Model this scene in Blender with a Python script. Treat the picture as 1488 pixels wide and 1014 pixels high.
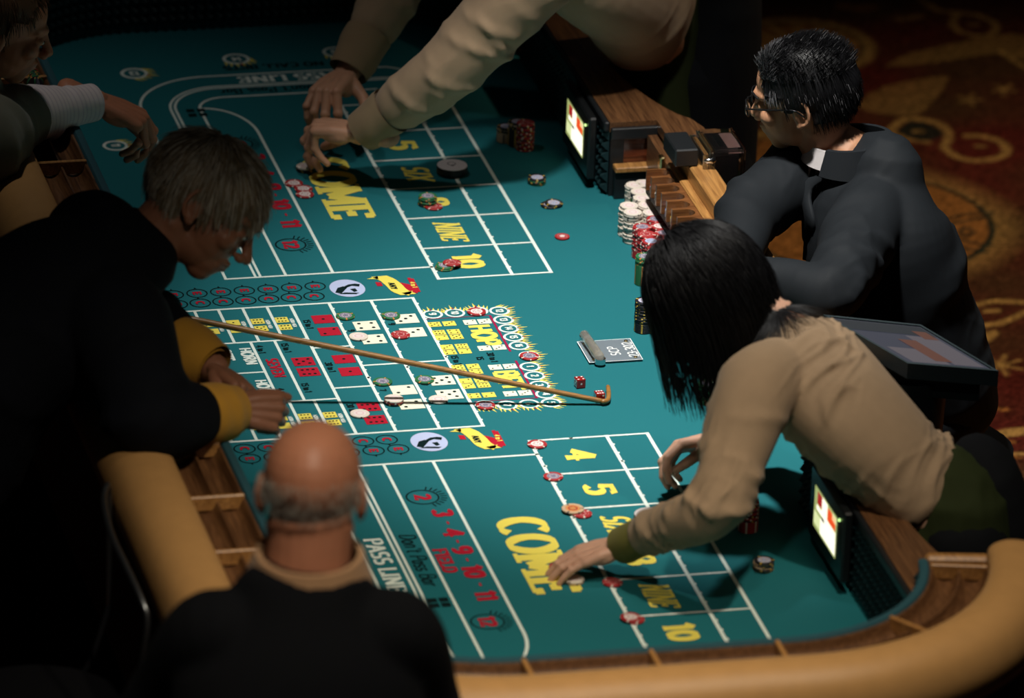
import bpy, math, random
import numpy as np
from mathutils import Vector, Matrix

for _o in list(bpy.data.objects):
    bpy.data.objects.remove(_o, do_unlink=True)
SC = bpy.context.scene
COL = SC.collection
PI = math.pi
FELT = 0.72                      # height of the playing surface
YC = -0.409                      # middle of the table along its length

# ------------------------------------------------------------------ camera
CAM_POS = np.array([-3.35963, -13.8915, 6.89688])
CAM_R = np.array([[0.97252817, -0.2298547, 0.03682084],
                  [0.06044807, 0.40210948, 0.913594],
                  [0.22479988, 0.88627015, -0.40495707]])   # right, up, forward
FPX = 10848.2
cam = bpy.data.cameras.new('camera')
cam.sensor_width = 36.0
cam.lens = FPX / 1488 * 36.0
cam.clip_end = 60
cam.dof.use_dof = True
cam.dof.focus_distance = 15.25
cam.dof.aperture_fstop = 3.2
camo = bpy.data.objects.new('camera', cam)
COL.objects.link(camo)
_m = Matrix.Identity(4)
for _i in range(3):
    _m[_i][0] = CAM_R[0][_i]; _m[_i][1] = CAM_R[1][_i]; _m[_i][2] = -CAM_R[2][_i]; _m[_i][3] = CAM_POS[_i]
camo.matrix_world = _m
SC.camera = camo

# ------------------------------------------------------------------ world, lamps, exposure
w = bpy.data.worlds.new('casino_gloom'); SC.world = w; w.use_nodes = True
w.node_tree.nodes['Background'].inputs[0].default_value = (0.55, 0.75, 1.0, 1)
w.node_tree.nodes['Background'].inputs[1].default_value = 0.004
SC.view_settings.view_transform = 'Standard'
SC.view_settings.look = 'None'
SC.view_settings.gamma = 1.0
SC.view_settings.use_curve_mapping = False
SC.view_settings.exposure = 0.0


def spot(name, loc, aim, power, size_deg, blend, radius, col):
    d = bpy.data.lights.new(name, 'SPOT')
    d.energy = power; d.spot_size = math.radians(size_deg); d.spot_blend = blend
    d.shadow_soft_size = radius; d.color = col
    o = bpy.data.objects.new(name, d); COL.objects.link(o)
    o.location = loc
    o.rotation_euler = (Vector(aim) - Vector(loc)).to_track_quat('-Z', 'Y').to_euler()
    return o


# ceiling downlights hung over the table and its aisle
spot('ceiling_downlight', (0.10, -0.95, 4.3), (0.44, -0.45, 0.72), 880, 39.5, 1.0, 0.11, (1.0, 0.97, 0.91))
spot('ceiling_downlight', (-0.80, -3.85, 4.3), (-0.82, -2.35, 1.15), 230, 44, 1.0, 0.08, (1.0, 0.88, 0.70))
spot('ceiling_downlight', (0.35, -2.75, 4.3), (0.05, -2.15, 0.9), 270, 45, 1.0, 0.08, (1.0, 0.88, 0.70))
spot('ceiling_downlight', (2.75, 1.0, 4.3), (2.15, 0.9, 0.0), 430, 60, 1.0, 0.1, (1.0, 0.82, 0.58))
spot('ceiling_downlight', (-1.05, 0.55, 4.3), (-0.68, 0.48, 0.90), 62, 41, 1.0, 0.1, (1.0, 0.95, 0.88))

# ------------------------------------------------------------------ helpers


def ray(x, y):
    return CAM_R.T @ np.array([(x - 744) / FPX, -(y - 507) / FPX, 1.0])


def at(x, y, z):
    """World point of height z that the photograph shows at pixel x, y."""
    d = ray(x, y)
    return CAM_POS + d * ((z - CAM_POS[2]) / d[2])


def atx(x, y, X):
    d = ray(x, y)
    return CAM_POS + d * ((X - CAM_POS[0]) / d[0])


def fl(x, y):
    p = at(x, y, FELT)
    return (p[0], p[1])


def tag(o, label=None, cat=None, group=None, kind=None):
    if label: o['label'] = label
    if cat: o['category'] = cat
    if group: o['group'] = group
    if kind: o['kind'] = kind
    return o


def empty(name, loc=(0, 0, 0), rz=0.0):
    o = bpy.data.objects.new(name, None)
    COL.objects.link(o)
    o.location = loc
    o.rotation_euler = (0, 0, rz)
    o.empty_display_size = 0.05
    return o


def link(name, me, parent=None, mats=None):
    if mats is not None:
        if len(me.materials): me.materials.clear()
        for m in (mats if isinstance(mats, (list, tuple)) else [mats]):
            me.materials.append(m)
    o = bpy.data.objects.new(name, me)
    COL.objects.link(o)
    if parent is not None:
        o.parent = parent
    return o


def abs_origin(o):
    p = Vector((0, 0, 0))
    while o is not None:
        p += o.location
        o = o.parent
    return p


def nrm(v):
    v = np.asarray(v, float)
    return v / max(np.linalg.norm(v), 1e-12)


def catmull(pts, n):
    """Resample a polyline of any-dimensional points smoothly, n steps a span."""
    P = np.asarray(pts, float)
    if len(P) < 3 or n <= 1:
        if n <= 1: return P
        return np.array([P[0] + (P[1] - P[0]) * t for t in np.linspace(0, 1, n + 1)])
    Q = np.vstack([2 * P[0] - P[1], P, 2 * P[-1] - P[-2]])
    out = []
    for i in range(1, len(Q) - 2):
        p0, p1, p2, p3 = Q[i - 1], Q[i], Q[i + 1], Q[i + 2]
        for k in range(n):
            t = k / n
            out.append(0.5 * ((2 * p1) + (-p0 + p2) * t + (2 * p0 - 5 * p1 + 4 * p2 - p3) * t * t + (-p0 + 3 * p1 - 3 * p2 + p3) * t ** 3))
    out.append(P[-1])
    return np.array(out)


class MB:
    """Collects shapes in world space and links them as one mesh object."""

    def __init__(s):
        s.v = []; s.f = []; s.mi = []; s.n = 0; s.cur = 0

    def add(s, verts, faces, mi=None):
        b = s.n
        s.v.append(np.asarray(verts, float).reshape(-1, 3)); s.n += len(s.v[-1])
        mi = s.cur if mi is None else mi
        for k, f in enumerate(faces):
            s.f.append(tuple(i + b for i in f))
            s.mi.append(mi if not hasattr(mi, '__len__') else mi[k])
        return s

    def box(s, c, d, rot=None, bev=0.0):
        x, y, z = d[0] / 2, d[1] / 2, d[2] / 2
        if bev <= 0:
            V = np.array([(i, j, k) for i in (-x, x) for j in (-y, y) for k in (-z, z)])
            Fc = [(0, 1, 3, 2), (4, 6, 7, 5), (0, 4, 5, 1), (2, 3, 7, 6), (0, 2, 6, 4), (1, 5, 7, 3)]
        else:
            b = min(bev, x * .9, y * .9, z * .9)
            V = []; idx = {}
            for sx in (-1, 1):
                for sy in (-1, 1):
                    for sz in (-1, 1):
                        for a in range(3):
                            p = [sx * (x - b), sy * (y - b), sz * (z - b)]
                            p[a] = (sx * x, sy * y, sz * z)[a]
                            idx[(sx, sy, sz, a)] = len(V); V.append(p)
            V = np.array(V); Fc = []
            for a in range(3):
                u, w_ = [q for q in range(3) if q != a]
                for sg in (-1, 1):
                    loop = []
                    for su, sw in ((-1, -1), (1, -1), (1, 1), (-1, 1)):
                        k = [0, 0, 0]; k[a] = sg; k[u] = su; k[w_] = sw
                        loop.append(idx[(k[0], k[1], k[2], a)])
                    Fc.append(tuple(loop))
            for a in range(3):
                u, w_ = [q for q in range(3) if q != a]
                for su in (-1, 1):
                    for sw in (-1, 1):
                        lo = []
                        for sa, fa in ((-1, u), (1, u), (1, w_), (-1, w_)):
                            k = [0, 0, 0]; k[a] = sa; k[u] = su; k[w_] = sw
                            lo.append(idx[(k[0], k[1], k[2], fa)])
                        Fc.append(tuple(lo))
            for sx in (-1, 1):
                for sy in (-1, 1):
                    for sz in (-1, 1):
                        Fc.append(tuple(idx[(sx, sy, sz, a)] for a in range(3)))
        if rot is not None:
            V = V @ np.asarray(rot).T
        return s.add(V + np.asarray(c), Fc)

    def prism(s, poly, z0, z1, mi=None):
        n = len(poly)
        V = [(p[0], p[1], z0) for p in poly] + [(p[0], p[1], z1) for p in poly]
        Fc = [tuple(range(n))[::-1], tuple(range(n, 2 * n))] + [(i, (i + 1) % n, n + (i + 1) % n, n + i) for i in range(n)]
        return s.add(V, Fc, mi)

    def flat(s, poly, z, mi=None):
        return s.add([(p[0], p[1], z) for p in poly], [tuple(range(len(poly)))], mi)

    def grid(s, P, closed_u=False, closed_v=False, mi=None):
        """P: (nu, nv, 3) array of points."""
        P = np.asarray(P, float); nu, nv = P.shape[:2]
        Fc = []
        for i in range(nu if closed_u else nu - 1):
            for j in range(nv if closed_v else nv - 1):
                a, b = i, (i + 1) % nu; c, d = j, (j + 1) % nv
                Fc.append((a * nv + c, a * nv + d, b * nv + d, b * nv + c))
        return s.add(P.reshape(-1, 3), Fc, mi)

    def tube(s, pts, rad, n=10, ref=(0, 0, 1), sm=1, disp=None, cap=3, mi=None, dome=1.0):
        """Loft along pts; rad a number, a list of numbers or of (a, b) half axes (a along ref)."""
        pts = np.asarray(pts, float); k = len(pts)
        r = np.array([(q, q) if not hasattr(q, '__len__') else tuple(q) for q in (rad if hasattr(rad, '__len__') else [rad] * k)], float)
        if sm > 1:
            A = catmull(np.hstack([pts, r]), sm); pts, r = A[:, :3], np.maximum(A[:, 3:], 1e-4)
        k = len(pts)
        T = np.gradient(pts, axis=0); T = np.array([nrm(t) for t in T])
        ref = np.asarray(ref, float)
        R = []
        th = np.linspace(0, 2 * PI, n, endpoint=False)
        prev = None
        frames = []
        for i in range(k):
            a = ref - T[i] * (ref @ T[i])
            if np.linalg.norm(a) < 0.15 and prev is not None:
                a = prev - T[i] * (prev @ T[i])
            elif np.linalg.norm(a) < 1e-3:
                q = np.array([1.0, 0, 0]); a = q - T[i] * (q @ T[i])
            a = nrm(a); prev = a
            frames.append((a, np.cross(T[i], a)))
        L = np.concatenate([[0], np.cumsum(np.linalg.norm(np.diff(pts, axis=0), axis=1))]); L = L / max(L[-1], 1e-9)
        rings = []
        if cap:
            a, b = frames[0]; e = r[0].mean() * dome
            for q in range(cap):
                ph = (q / cap) * PI / 2
                c = pts[0] - T[0] * e * math.cos(ph)
                f_ = max(math.sin(ph), 0.02)
                rings.append(c + f_ * (np.outer(np.cos(th), a) * r[0][0] + np.outer(np.sin(th), b) * r[0][1]))
        for i in range(k):
            a, b = frames[i]
            ex = np.zeros(n) if disp is None else np.array([disp(L[i], t) for t in th])
            rings.append(pts[i] + np.outer(np.cos(th) * (r[i][0] + ex), a) + np.outer(np.sin(th) * (r[i][1] + ex), b))
        if cap:
            a, b = frames[-1]; e = r[-1].mean() * dome
            for q in range(cap):
                ph = ((q + 1) / cap) * PI / 2
                c = pts[-1] + T[-1] * e * math.sin(ph)
                f_ = max(math.cos(ph), 0.02)
                rings.append(c + f_ * (np.outer(np.cos(th), a) * r[-1][0] + np.outer(np.sin(th), b) * r[-1][1]))
        P = np.array(rings); m = len(P)
        s.grid(P, closed_v=True, mi=mi)
        if cap:
            b0 = s.n - m * n
            mm = s.cur if mi is None else mi
            s.f.append(tuple(b0 + j for j in range(n))[::-1]); s.mi.append(mm)
            s.f.append(tuple(b0 + (m - 1) * n + j for j in range(n))); s.mi.append(mm)
        return s

    def ell(s, c, r, rot=None, n=16, m=10):
        th = np.linspace(0, 2 * PI, n, endpoint=False)
        ph = np.linspace(0, PI, m + 1)
        ph[0] = 0.03; ph[-1] = PI - 0.03
        P = np.array([[(math.sin(p) * math.cos(t) * r[0], math.sin(p) * math.sin(t) * r[1], math.cos(p) * r[2]) for t in th] for p in ph])
        if rot is not None:
            P = P @ np.asarray(rot).T
        P = P + np.asarray(c)
        s.grid(P, closed_v=True)
        b0 = s.n - (m + 1) * n
        s.f.append(tuple(b0 + j for j in range(n))); s.mi.append(s.cur)
        s.f.append(tuple(b0 + m * n + j for j in range(n))[::-1]); s.mi.append(s.cur)
        return s

    def lathe(s, prof, c=(0, 0, 0), n=24, mi=None, ax=None):
        """prof: (radius, height) pairs about +Z at c; mi may be a function of (ring, segment)."""
        th = np.linspace(0, 2 * PI, n, endpoint=False)
        P = np.array([[(r * math.cos(t), r * math.sin(t), z) for t in th] for r, z in prof])
        if ax is not None:
            P = P @ np.asarray(ax).T
        P = P + np.asarray(c)
        m = None
        if callable(mi):
            m = [mi(i, j) for i in range(len(prof) - 1) for j in range(n)]
        return s.grid(P, closed_v=True, mi=m if m is not None else mi)

    def mesh(s, name='mesh', origin=(0, 0, 0), smooth=False):
        me = bpy.data.meshes.new(name)
        V = np.vstack(s.v) - np.asarray(origin, float) if s.v else np.zeros((0, 3))
        me.from_pydata(V.tolist(), [], s.f)
        if s.mi and max(s.mi) > 0:
            me.polygons.foreach_set('material_index', s.mi)
        if smooth:
            me.polygons.foreach_set('use_smooth', [True] * len(s.f))
        me.update()
        return me

    def build(s, name, mats, parent=None, smooth=False, sharp=None):
        org = abs_origin(parent) if parent is not None else Vector((0, 0, 0))
        me = s.mesh(name, tuple(org), smooth)
        if smooth and sharp:
            try:
                me.set_sharp_from_angle(angle=math.radians(sharp))
            except Exception:
                pass
        return link(name, me, parent, mats)


def copy_tree(o, parent=None):
    c = o.copy(); COL.objects.link(c)
    if parent is not None: c.parent = parent
    for ch in o.children:
        copy_tree(ch, c)
    return c


# ------------------------------------------------------------------ materials
MATS = {}


def mat(name, col, rough=0.6, var=0.0, vscale=40.0, bump=0.0, bscale=200.0, metal=0.0, spec=0.5, trans=0.0, ior=1.45, emit=None, estr=0.0, coat=0.0, sheen=0.0, sss=0.0, stretch=None):
    m = bpy.data.materials.new(name); m.use_nodes = True
    nt = m.node_tree; b = nt.nodes['Principled BSDF']
    b.inputs['Base Color'].default_value = (*col, 1)
    b.inputs['Roughness'].default_value = rough
    b.inputs['Metallic'].default_value = metal
    b.inputs['Specular IOR Level'].default_value = spec
    b.inputs['IOR'].default_value = ior
    b.inputs['Transmission Weight'].default_value = trans
    b.inputs['Coat Weight'].default_value = coat
    b.inputs['Sheen Weight'].default_value = sheen
    if sss:
        b.inputs['Subsurface Weight'].default_value = sss
        b.inputs['Subsurface Radius'].default_value = (0.012, 0.005, 0.003)
        b.inputs['Subsurface Scale'].default_value = 0.6
    if emit:
        b.inputs['Emission Color'].default_value = (*emit, 1); b.inputs['Emission Strength'].default_value = estr
    tc = nt.nodes.new('ShaderNodeTexCoord')
    src = tc.outputs['Object']
    if stretch:
        mp = nt.nodes.new('ShaderNodeMapping'); mp.inputs['Scale'].default_value = stretch
        nt.links.new(src, mp.inputs['Vector']); src = mp.outputs['Vector']
    if var:
        n = nt.nodes.new('ShaderNodeTexNoise'); n.inputs['Scale'].default_value = vscale; n.inputs['Detail'].default_value = 5
        nt.links.new(src, n.inputs['Vector'])
        mx = nt.nodes.new('ShaderNodeMix'); mx.data_type = 'RGBA'
        mx.inputs[6].default_value = (*[c * (1 - var) for c in col], 1)
        mx.inputs[7].default_value = (*[min(1, c * (1 + var)) for c in col], 1)
        nt.links.new(n.outputs['Fac'], mx.inputs[0])
        nt.links.new(mx.outputs[2], b.inputs['Base Color'])
    if bump:
        n = nt.nodes.new('ShaderNodeTexNoise'); n.inputs['Scale'].default_value = bscale; n.inputs['Detail'].default_value = 3
        nt.links.new(src, n.inputs['Vector'])
        bp = nt.nodes.new('ShaderNodeBump'); bp.inputs['Strength'].default_value = bump; bp.inputs['Distance'].default_value = 0.002
        nt.links.new(n.outputs['Fac'], bp.inputs['Height'])
        nt.links.new(bp.outputs['Normal'], b.inputs['Normal'])
    MATS[name] = m
    return m


def wood_mat(name, dark, light, scale=14.0, rough=0.35, axis='Y', coat=0.2):
    m = bpy.data.materials.new(name); m.use_nodes = True
    nt = m.node_tree; b = nt.nodes['Principled BSDF']
    tc = nt.nodes.new('ShaderNodeTexCoord'); mp = nt.nodes.new('ShaderNodeMapping')
    mp.inputs['Scale'].default_value = {'Y': (9, 0.5, 9), 'X': (0.5, 9, 9), 'Z': (9, 9, 0.5)}[axis]
    nt.links.new(tc.outputs['Object'], mp.inputs['Vector'])
    n = nt.nodes.new('ShaderNodeTexNoise'); n.inputs['Scale'].default_value = scale; n.inputs['Detail'].default_value = 8
    n.inputs['Distortion'].default_value = 1.2
    nt.links.new(mp.outputs['Vector'], n.inputs['Vector'])
    r = nt.nodes.new('ShaderNodeValToRGB')
    r.color_ramp.elements[0].position = 0.32; r.color_ramp.elements[0].color = (*dark, 1)
    r.color_ramp.elements[1].position = 0.68; r.color_ramp.elements[1].color = (*light, 1)
    nt.links.new(n.outputs['Fac'], r.inputs['Fac']); nt.links.new(r.outputs['Color'], b.inputs['Base Color'])
    b.inputs['Roughness'].default_value = rough; b.inputs['Coat Weight'].default_value = coat
    b.inputs['Coat Roughness'].default_value = 0.25
    MATS[name] = m
    return m


mat('felt', (0.011, 0.150, 0.174), 0.75, 0.10, 900, 0.5, 900, spec=0.25, sheen=0.0)
mat('print_white', (0.72, 0.80, 0.74), 0.9, 0.06, 500, spec=0.1)
mat('print_yellow', (0.78, 0.66, 0.11), 0.9, 0.06, 500, spec=0.1)
mat('print_cream', (0.78, 0.78, 0.62), 0.9, 0.05, 500, spec=0.1)
mat('print_red', (0.42, 0.012, 0.03), 0.9, 0.08, 500, spec=0.1)
mat('print_black', (0.004, 0.014, 0.015), 0.95, spec=0.1)
mat('print_lilac', (0.46, 0.52, 0.74), 0.9, 0.05, 500, spec=0.1)
mat('print_crimson', (0.30, 0.012, 0.06), 0.9, spec=0.1)
mat('rubber', (0.010, 0.030, 0.034), 0.55, 0.15, 60, spec=0.35)
mat('rim_blue', (0.020, 0.075, 0.095), 0.7, 0.1, 80, spec=0.3)
mat('leather', (0.46, 0.248, 0.088), 0.42, 0.10, 30, 0.35, 420, spec=0.45)
wood_mat('walnut', (0.062, 0.025, 0.010), (0.175, 0.078, 0.030), 16, 0.38)
wood_mat('walnut_x', (0.062, 0.025, 0.010), (0.175, 0.078, 0.030), 16, 0.38, 'X')
wood_mat('oak', (0.24, 0.105, 0.030), (0.50, 0.25, 0.075), 16, 0.35)
wood_mat('rosewood', (0.050, 0.012, 0.006), (0.17, 0.045, 0.018), 16, 0.18, 'X', 0.6)
mat('table_body', (0.020, 0.012, 0.008), 0.5, 0.2, 20)
mat('black_plastic', (0.012, 0.014, 0.016), 0.35, 0.1, 60, spec=0.5)
mat('chrome', (0.65, 0.66, 0.68), 0.18, metal=1.0)
mat('brass', (0.55, 0.42, 0.20), 0.25, metal=1.0)
mat('acrylic', (0.92, 0.95, 0.96), 0.04, trans=1.0, ior=1.42, spec=0.5)
# ------------------------------------------------------------------ floor: patterned carpet
FX0, FX1, FY0, FY1, FS = 0.5, 2.7, -2.4, 4.4, 0.009


def carpet():
    xs = np.arange(FX0, FX1 + 1e-6, FS); ys = np.arange(FY0, FY1 + 1e-6, FS)
    X, Y = np.meshgrid(xs, ys, indexing='ij')
    rng = np.random.RandomState(5)
    base = np.zeros(X.shape + (3,))
    red, brown, gold, dark, orange = (np.array(c) for c in ((0.075, 0.012, 0.008), (0.055, 0.024, 0.010), (0.36, 0.205, 0.060), (0.006, 0.016, 0.012), (0.27, 0.105, 0.025)))
    nz = sum(np.sin(X * a + b * Y + c) for a, b, c in ((7, 3, 1), (-4, 9, 2), (13, -8, 0.5), (5, 17, 4))) / 4
    k = np.clip(0.5 + 0.9 * nz, 0, 1)[..., None]
    base[:] = red * k + brown * (1 - k)

    def mix(msk, col, a=1.0):
        m = np.clip(msk, 0, 1)[..., None] * a
        base[:] = base * (1 - m) + np.asarray(col) * m

    def F0(pts, o=(0, 0), s=1.0):
        return np.array([at(o[0] + x / s, o[1] + y / s, 0)[:2] for x, y in pts])

    def dist(P):
        D = np.full(X.shape, 9.0)
        for a, b in zip(P[:-1], P[1:]):
            d = b - a; L = max(d @ d, 1e-9)
            t = np.clip(((X - a[0]) * d[0] + (Y - a[1]) * d[1]) / L, 0, 1)
            D = np.minimum(D, np.hypot(X - a[0] - t * d[0], Y - a[1] - t * d[1]))
        return D

    def stroke(P, wd, col, soft=0.008, a=1.0):
        P = catmull(P, 6)
        mix((wd / 2 - dist(P)) / soft + 0.5, col, a)

    def fill(P, col, a=1.0):
        P = catmull(np.vstack([P, P[:1]]), 5)
        inside = np.zeros(X.shape, bool)
        for (x0, y0), (x1, y1) in zip(P[:-1], P[1:]):
            c = ((y0 > Y) != (y1 > Y)) & (X < (x1 - x0) * (Y - y0) / ((y1 - y0) or 1e-9) + x0)
            inside ^= c
        mix(inside.astype(float), col, a)
    o1, s1 = (1050, 0), 3.38
    o2, s2 = (1240, 220), 2.98
    o3, s3 = (1340, 500), 2.817
    # rosette behind the seated man's head
    c = at(1161, 67, 0); r = np.hypot(X - c[0], Y - c[1]); th = np.arctan2(Y - c[1], X - c[0])
    mix((0.195 - r) / 0.02 + .5, gold, 0.75); mix((0.165 - r) / 0.01 + .5, dark, .8); mix((0.155 - r) / 0.01 + .5, orange, 0.8)
    mix(((0.15 - r) / 0.02 + .5) * np.clip(np.cos(th * 14) * 2, 0, 1), gold, 0.7)
    # big ringed circle beside his back
    c = np.array([1.47, 1.80]); r = np.hypot(X - c[0], Y - c[1])
    mix((0.375 - r) / 0.10 + .3, gold, 0.6); mix((0.315 - r) / 0.006 + .5, dark); mix((0.30 - r) / 0.006 + .5, orange, 0.85)
    for q in ([(365, 320), (430, 285), (520, 268), (600, 265)], [(380, 340), (440, 310), (560, 285), (600, 280)], [(380, 350), (450, 375), (540, 400), (600, 408)],
              [(395, 380), (470, 415), (540, 430), (585, 437)], [(460, 345), (490, 330), (515, 340)], [(465, 355), (490, 365), (520, 352)]):
        stroke(F0(q, o2, s2), 0.011, dark, .006)
    # long leaves
    fill(F0([(800, 325), (900, 270), (1100, 220), (1300, 180), (1480, 170), (1500, 290), (1350, 262), (1200, 283), (1000, 312)], o1, s1), gold, 0.45)
    fill(F0([(640, 520), (760, 440), (900, 400), (1090, 375), (1080, 440), (960, 560), (800, 560)], o1, s1), gold, 0.38)
    stroke(F0([(830, 630), (900, 585), (1000, 590), (1090, 625), (1110, 680), (1090, 720), (1150, 770), (1250, 790), (1350, 775), (1395, 745), (1370, 700), (1280, 670), (1200, 668)], o1, s1), 0.022, gold, a=.8)
    stroke(F0([(830, 640), (900, 680), (1010, 700)], o1, s1), 0.018, gold, a=.7)
    fill(F0([(860, 640), (920, 600), (1020, 610), (1080, 660), (1000, 690), (900, 675)], o1, s1), dark, 0.8)
    for q in ((960, 645), (1265, 718), (1230, 120)):
        stroke(F0([(q[0] - 12, q[1]), (q[0] + 12, q[1])], o1, s1), 0.02, gold, a=.6)
    stroke(F0([(980, 0), (1060, 50), (1150, 60), (1250, 75), (1330, 110), (1340, 150), (1290, 178), (1180, 160), (1130, 120), (1150, 70)], o1, s1), 0.02, gold, a=.7)
    stroke(F0([(1370, 250), (1420, 290), (1500, 340)], o1, s1), 0.016, gold, a=.7)
    stroke(F0([(600, 30), (660, 40), (720, 35)], o1, s1), 0.05, orange, .02, a=.5)
    stroke(F0([(860, 95), (910, 90), (960, 80)], o1, s1), 0.025, gold, .02, a=.5)
    stroke(F0([(40, 520), (120, 490), (200, 500)], o1, s1), 0.03, orange, .02, a=.6)
    stroke(F0([(100, 670), (200, 660), (330, 690)], o1, s1), 0.05, gold, .02, a=.5)
    fill(F0([(110, 690), (340, 690), (330, 800), (120, 800)], o1, s1), orange, .6)
    for q, ang in (((1210, 490), 0), ((1380, 440), .3)):
        for t in range(5):
            a_ = t * 2 * PI / 5 + ang
            stroke(F0([q, (q[0] + 60 * math.cos(a_), q[1] + 28 * math.sin(a_))], o1, s1), 0.010, gold, a=.55)
    # eye-shaped leaf and sprigs lower down
    stroke(F0([(440, 700), (560, 657), (640, 648), (750, 655)], o2, s2), 0.022, gold, a=.85)
    stroke(F0([(440, 740), (540, 752), (640, 742), (760, 690)], o2, s2), 0.022, gold, a=.85)
    stroke(F0([(575, 690), (620, 690)], o2, s2), 0.022, gold, a=.8)
    stroke(F0([(470, 860), (550, 828), (605, 785)], o2, s2), 0.028, gold, a=.85)
    for t in range(7):
        a_ = t * 2 * PI / 7 + .4
        stroke(F0([(640, 925), (640 + 95 * math.cos(a_), 925 + 45 * math.sin(a_))], o2, s2), 0.010, gold, a=.8)
    stroke(F0([(130, 560), (190, 490), (240, 450), (270, 400), (320, 370), (440, 355), (520, 380)], o3, s3), 0.040, gold, a=.9)
    for q in ((285, 370), (205, 437), (290, 455), (355, 398), (378, 460), (220, 515), (165, 400), (250, 210), (330, 265)):
        stroke(F0([(q[0] - 12, q[1]), (q[0] + 12, q[1] + 3)], o3, s3), 0.018, orange, a=.8)
    stroke(F0([(120, 425), (190, 412)], o3, s3), 0.012, gold, a=.8)
    stroke(F0([(320, 445), (430, 450)], o3, s3), 0.014, gold, a=.8)
    c = np.array([1.62, -0.42]); r = np.hypot(X - c[0], Y - c[1])
    mix((0.60 - r) / 0.09 + .2, gold, 0.8); mix((0.535 - r) / 0.006 + .5, dark); mix((0.52 - r) / 0.006 + .5, orange, .9)
    mix((0.40 - r) / 0.004 + .5, dark); mix((0.388 - r) / 0.004 + .5, orange); mix((0.368 - r) / 0.004 + .5, dark); mix((0.356 - r) / 0.004 + .5, orange)
    # same scroll family carried on over the carpet that the table mostly hides
    for _ in range(26):
        cx, cy = rng.uniform(FX0, FX1), rng.uniform(FY0, FY1)
        if 1.0 < cx < 2.2 and -1.4 < cy < 3.6: continue
        a0 = rng.uniform(0, 6.3); rr = rng.uniform(.06, .22)
        stroke(np.array([(cx + rr * (1 - t / 9) * math.cos(a0 + t * .7), cy + rr * (1 - t / 9) * math.sin(a0 + t * .7)) for t in range(8)]), 0.022, gold, a=.7)
    base[:] *= (1 + 0.28 * rng.randn(*X.shape))[..., None].clip(0.35, 1.8)
    nx, ny = X.shape
    V = np.stack([X, Y, np.zeros_like(X)], -1).reshape(-1, 3)
    idx = np.arange(nx * ny).reshape(nx, ny)
    Q = np.stack([idx[:-1, :-1], idx[1:, :-1], idx[1:, 1:], idx[:-1, 1:]], -1).reshape(-1, 4)
    b0 = len(V)
    ring = [(-9, -9), (14, -9), (14, 18), (-9, 18)]
    c4 = [0, (nx - 1) * ny, nx * ny - 1, ny - 1]
    V = np.vstack([V, [(x, y, 0) for x, y in ring]])
    faces = Q.tolist() + [(c4[i], b0 + i, b0 + (i + 1) % 4, c4[(i + 1) % 4]) for i in range(4)]
    me = bpy.data.meshes.new('floor')
    me.from_pydata(V.tolist(), [], faces)
    ca = me.color_attributes.new('weave', 'FLOAT_COLOR', 'POINT')
    C4 = np.ones((len(V), 4)); C4[:b0, :3] = np.clip(base.reshape(-1, 3), 0, 1); C4[b0:, :3] = (0.06, 0.02, 0.01)
    ca.data.foreach_set('color', C4.ravel())
    me.update()
    m = bpy.data.materials.new('carpet'); m.use_nodes = True
    nt = m.node_tree; b = nt.nodes['Principled BSDF']
    at_ = nt.nodes.new('ShaderNodeAttribute'); at_.attribute_name = 'weave'
    n = nt.nodes.new('ShaderNodeTexNoise'); n.inputs['Scale'].default_value = 160; n.inputs['Detail'].default_value = 4
    tc = nt.nodes.new('ShaderNodeTexCoord'); nt.links.new(tc.outputs['Object'], n.inputs['Vector'])
    mr = nt.nodes.new('ShaderNodeMapRange'); mr.inputs[1].default_value = .3; mr.inputs[2].default_value = .7; mr.inputs[3].default_value = .5; mr.inputs[4].default_value = 1.4
    nt.links.new(n.outputs['Fac'], mr.inputs[0])
    mx = nt.nodes.new('ShaderNodeVectorMath'); mx.operation = 'SCALE'
    nt.links.new(at_.outputs['Color'], mx.inputs[0]); nt.links.new(mr.outputs[0], mx.inputs[3])
    nt.links.new(mx.outputs[0], b.inputs['Base Color'])
    b.inputs['Roughness'].default_value = 1.0; b.inputs['Specular IOR Level'].default_value = 0.05
    o = link('floor', me, None, m)
    tag(o, 'dark red and gold scroll patterned casino carpet', None, None, 'structure')


carpet()

# ------------------------------------------------------------------ the craps table
TB = empty('craps_table', (0, YC, 0))
tag(TB, 'long green felt craps table with tan padded rail and wooden chip grooves', 'craps table')
X0, X1, Y0, Y1, RC = -0.715, 0.455, -2.28, 1.462, 0.33
WALL = 0.985                      # top of the players' side wall
DTOP = 0.89                       # top of the lower dealers' side wall


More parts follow.
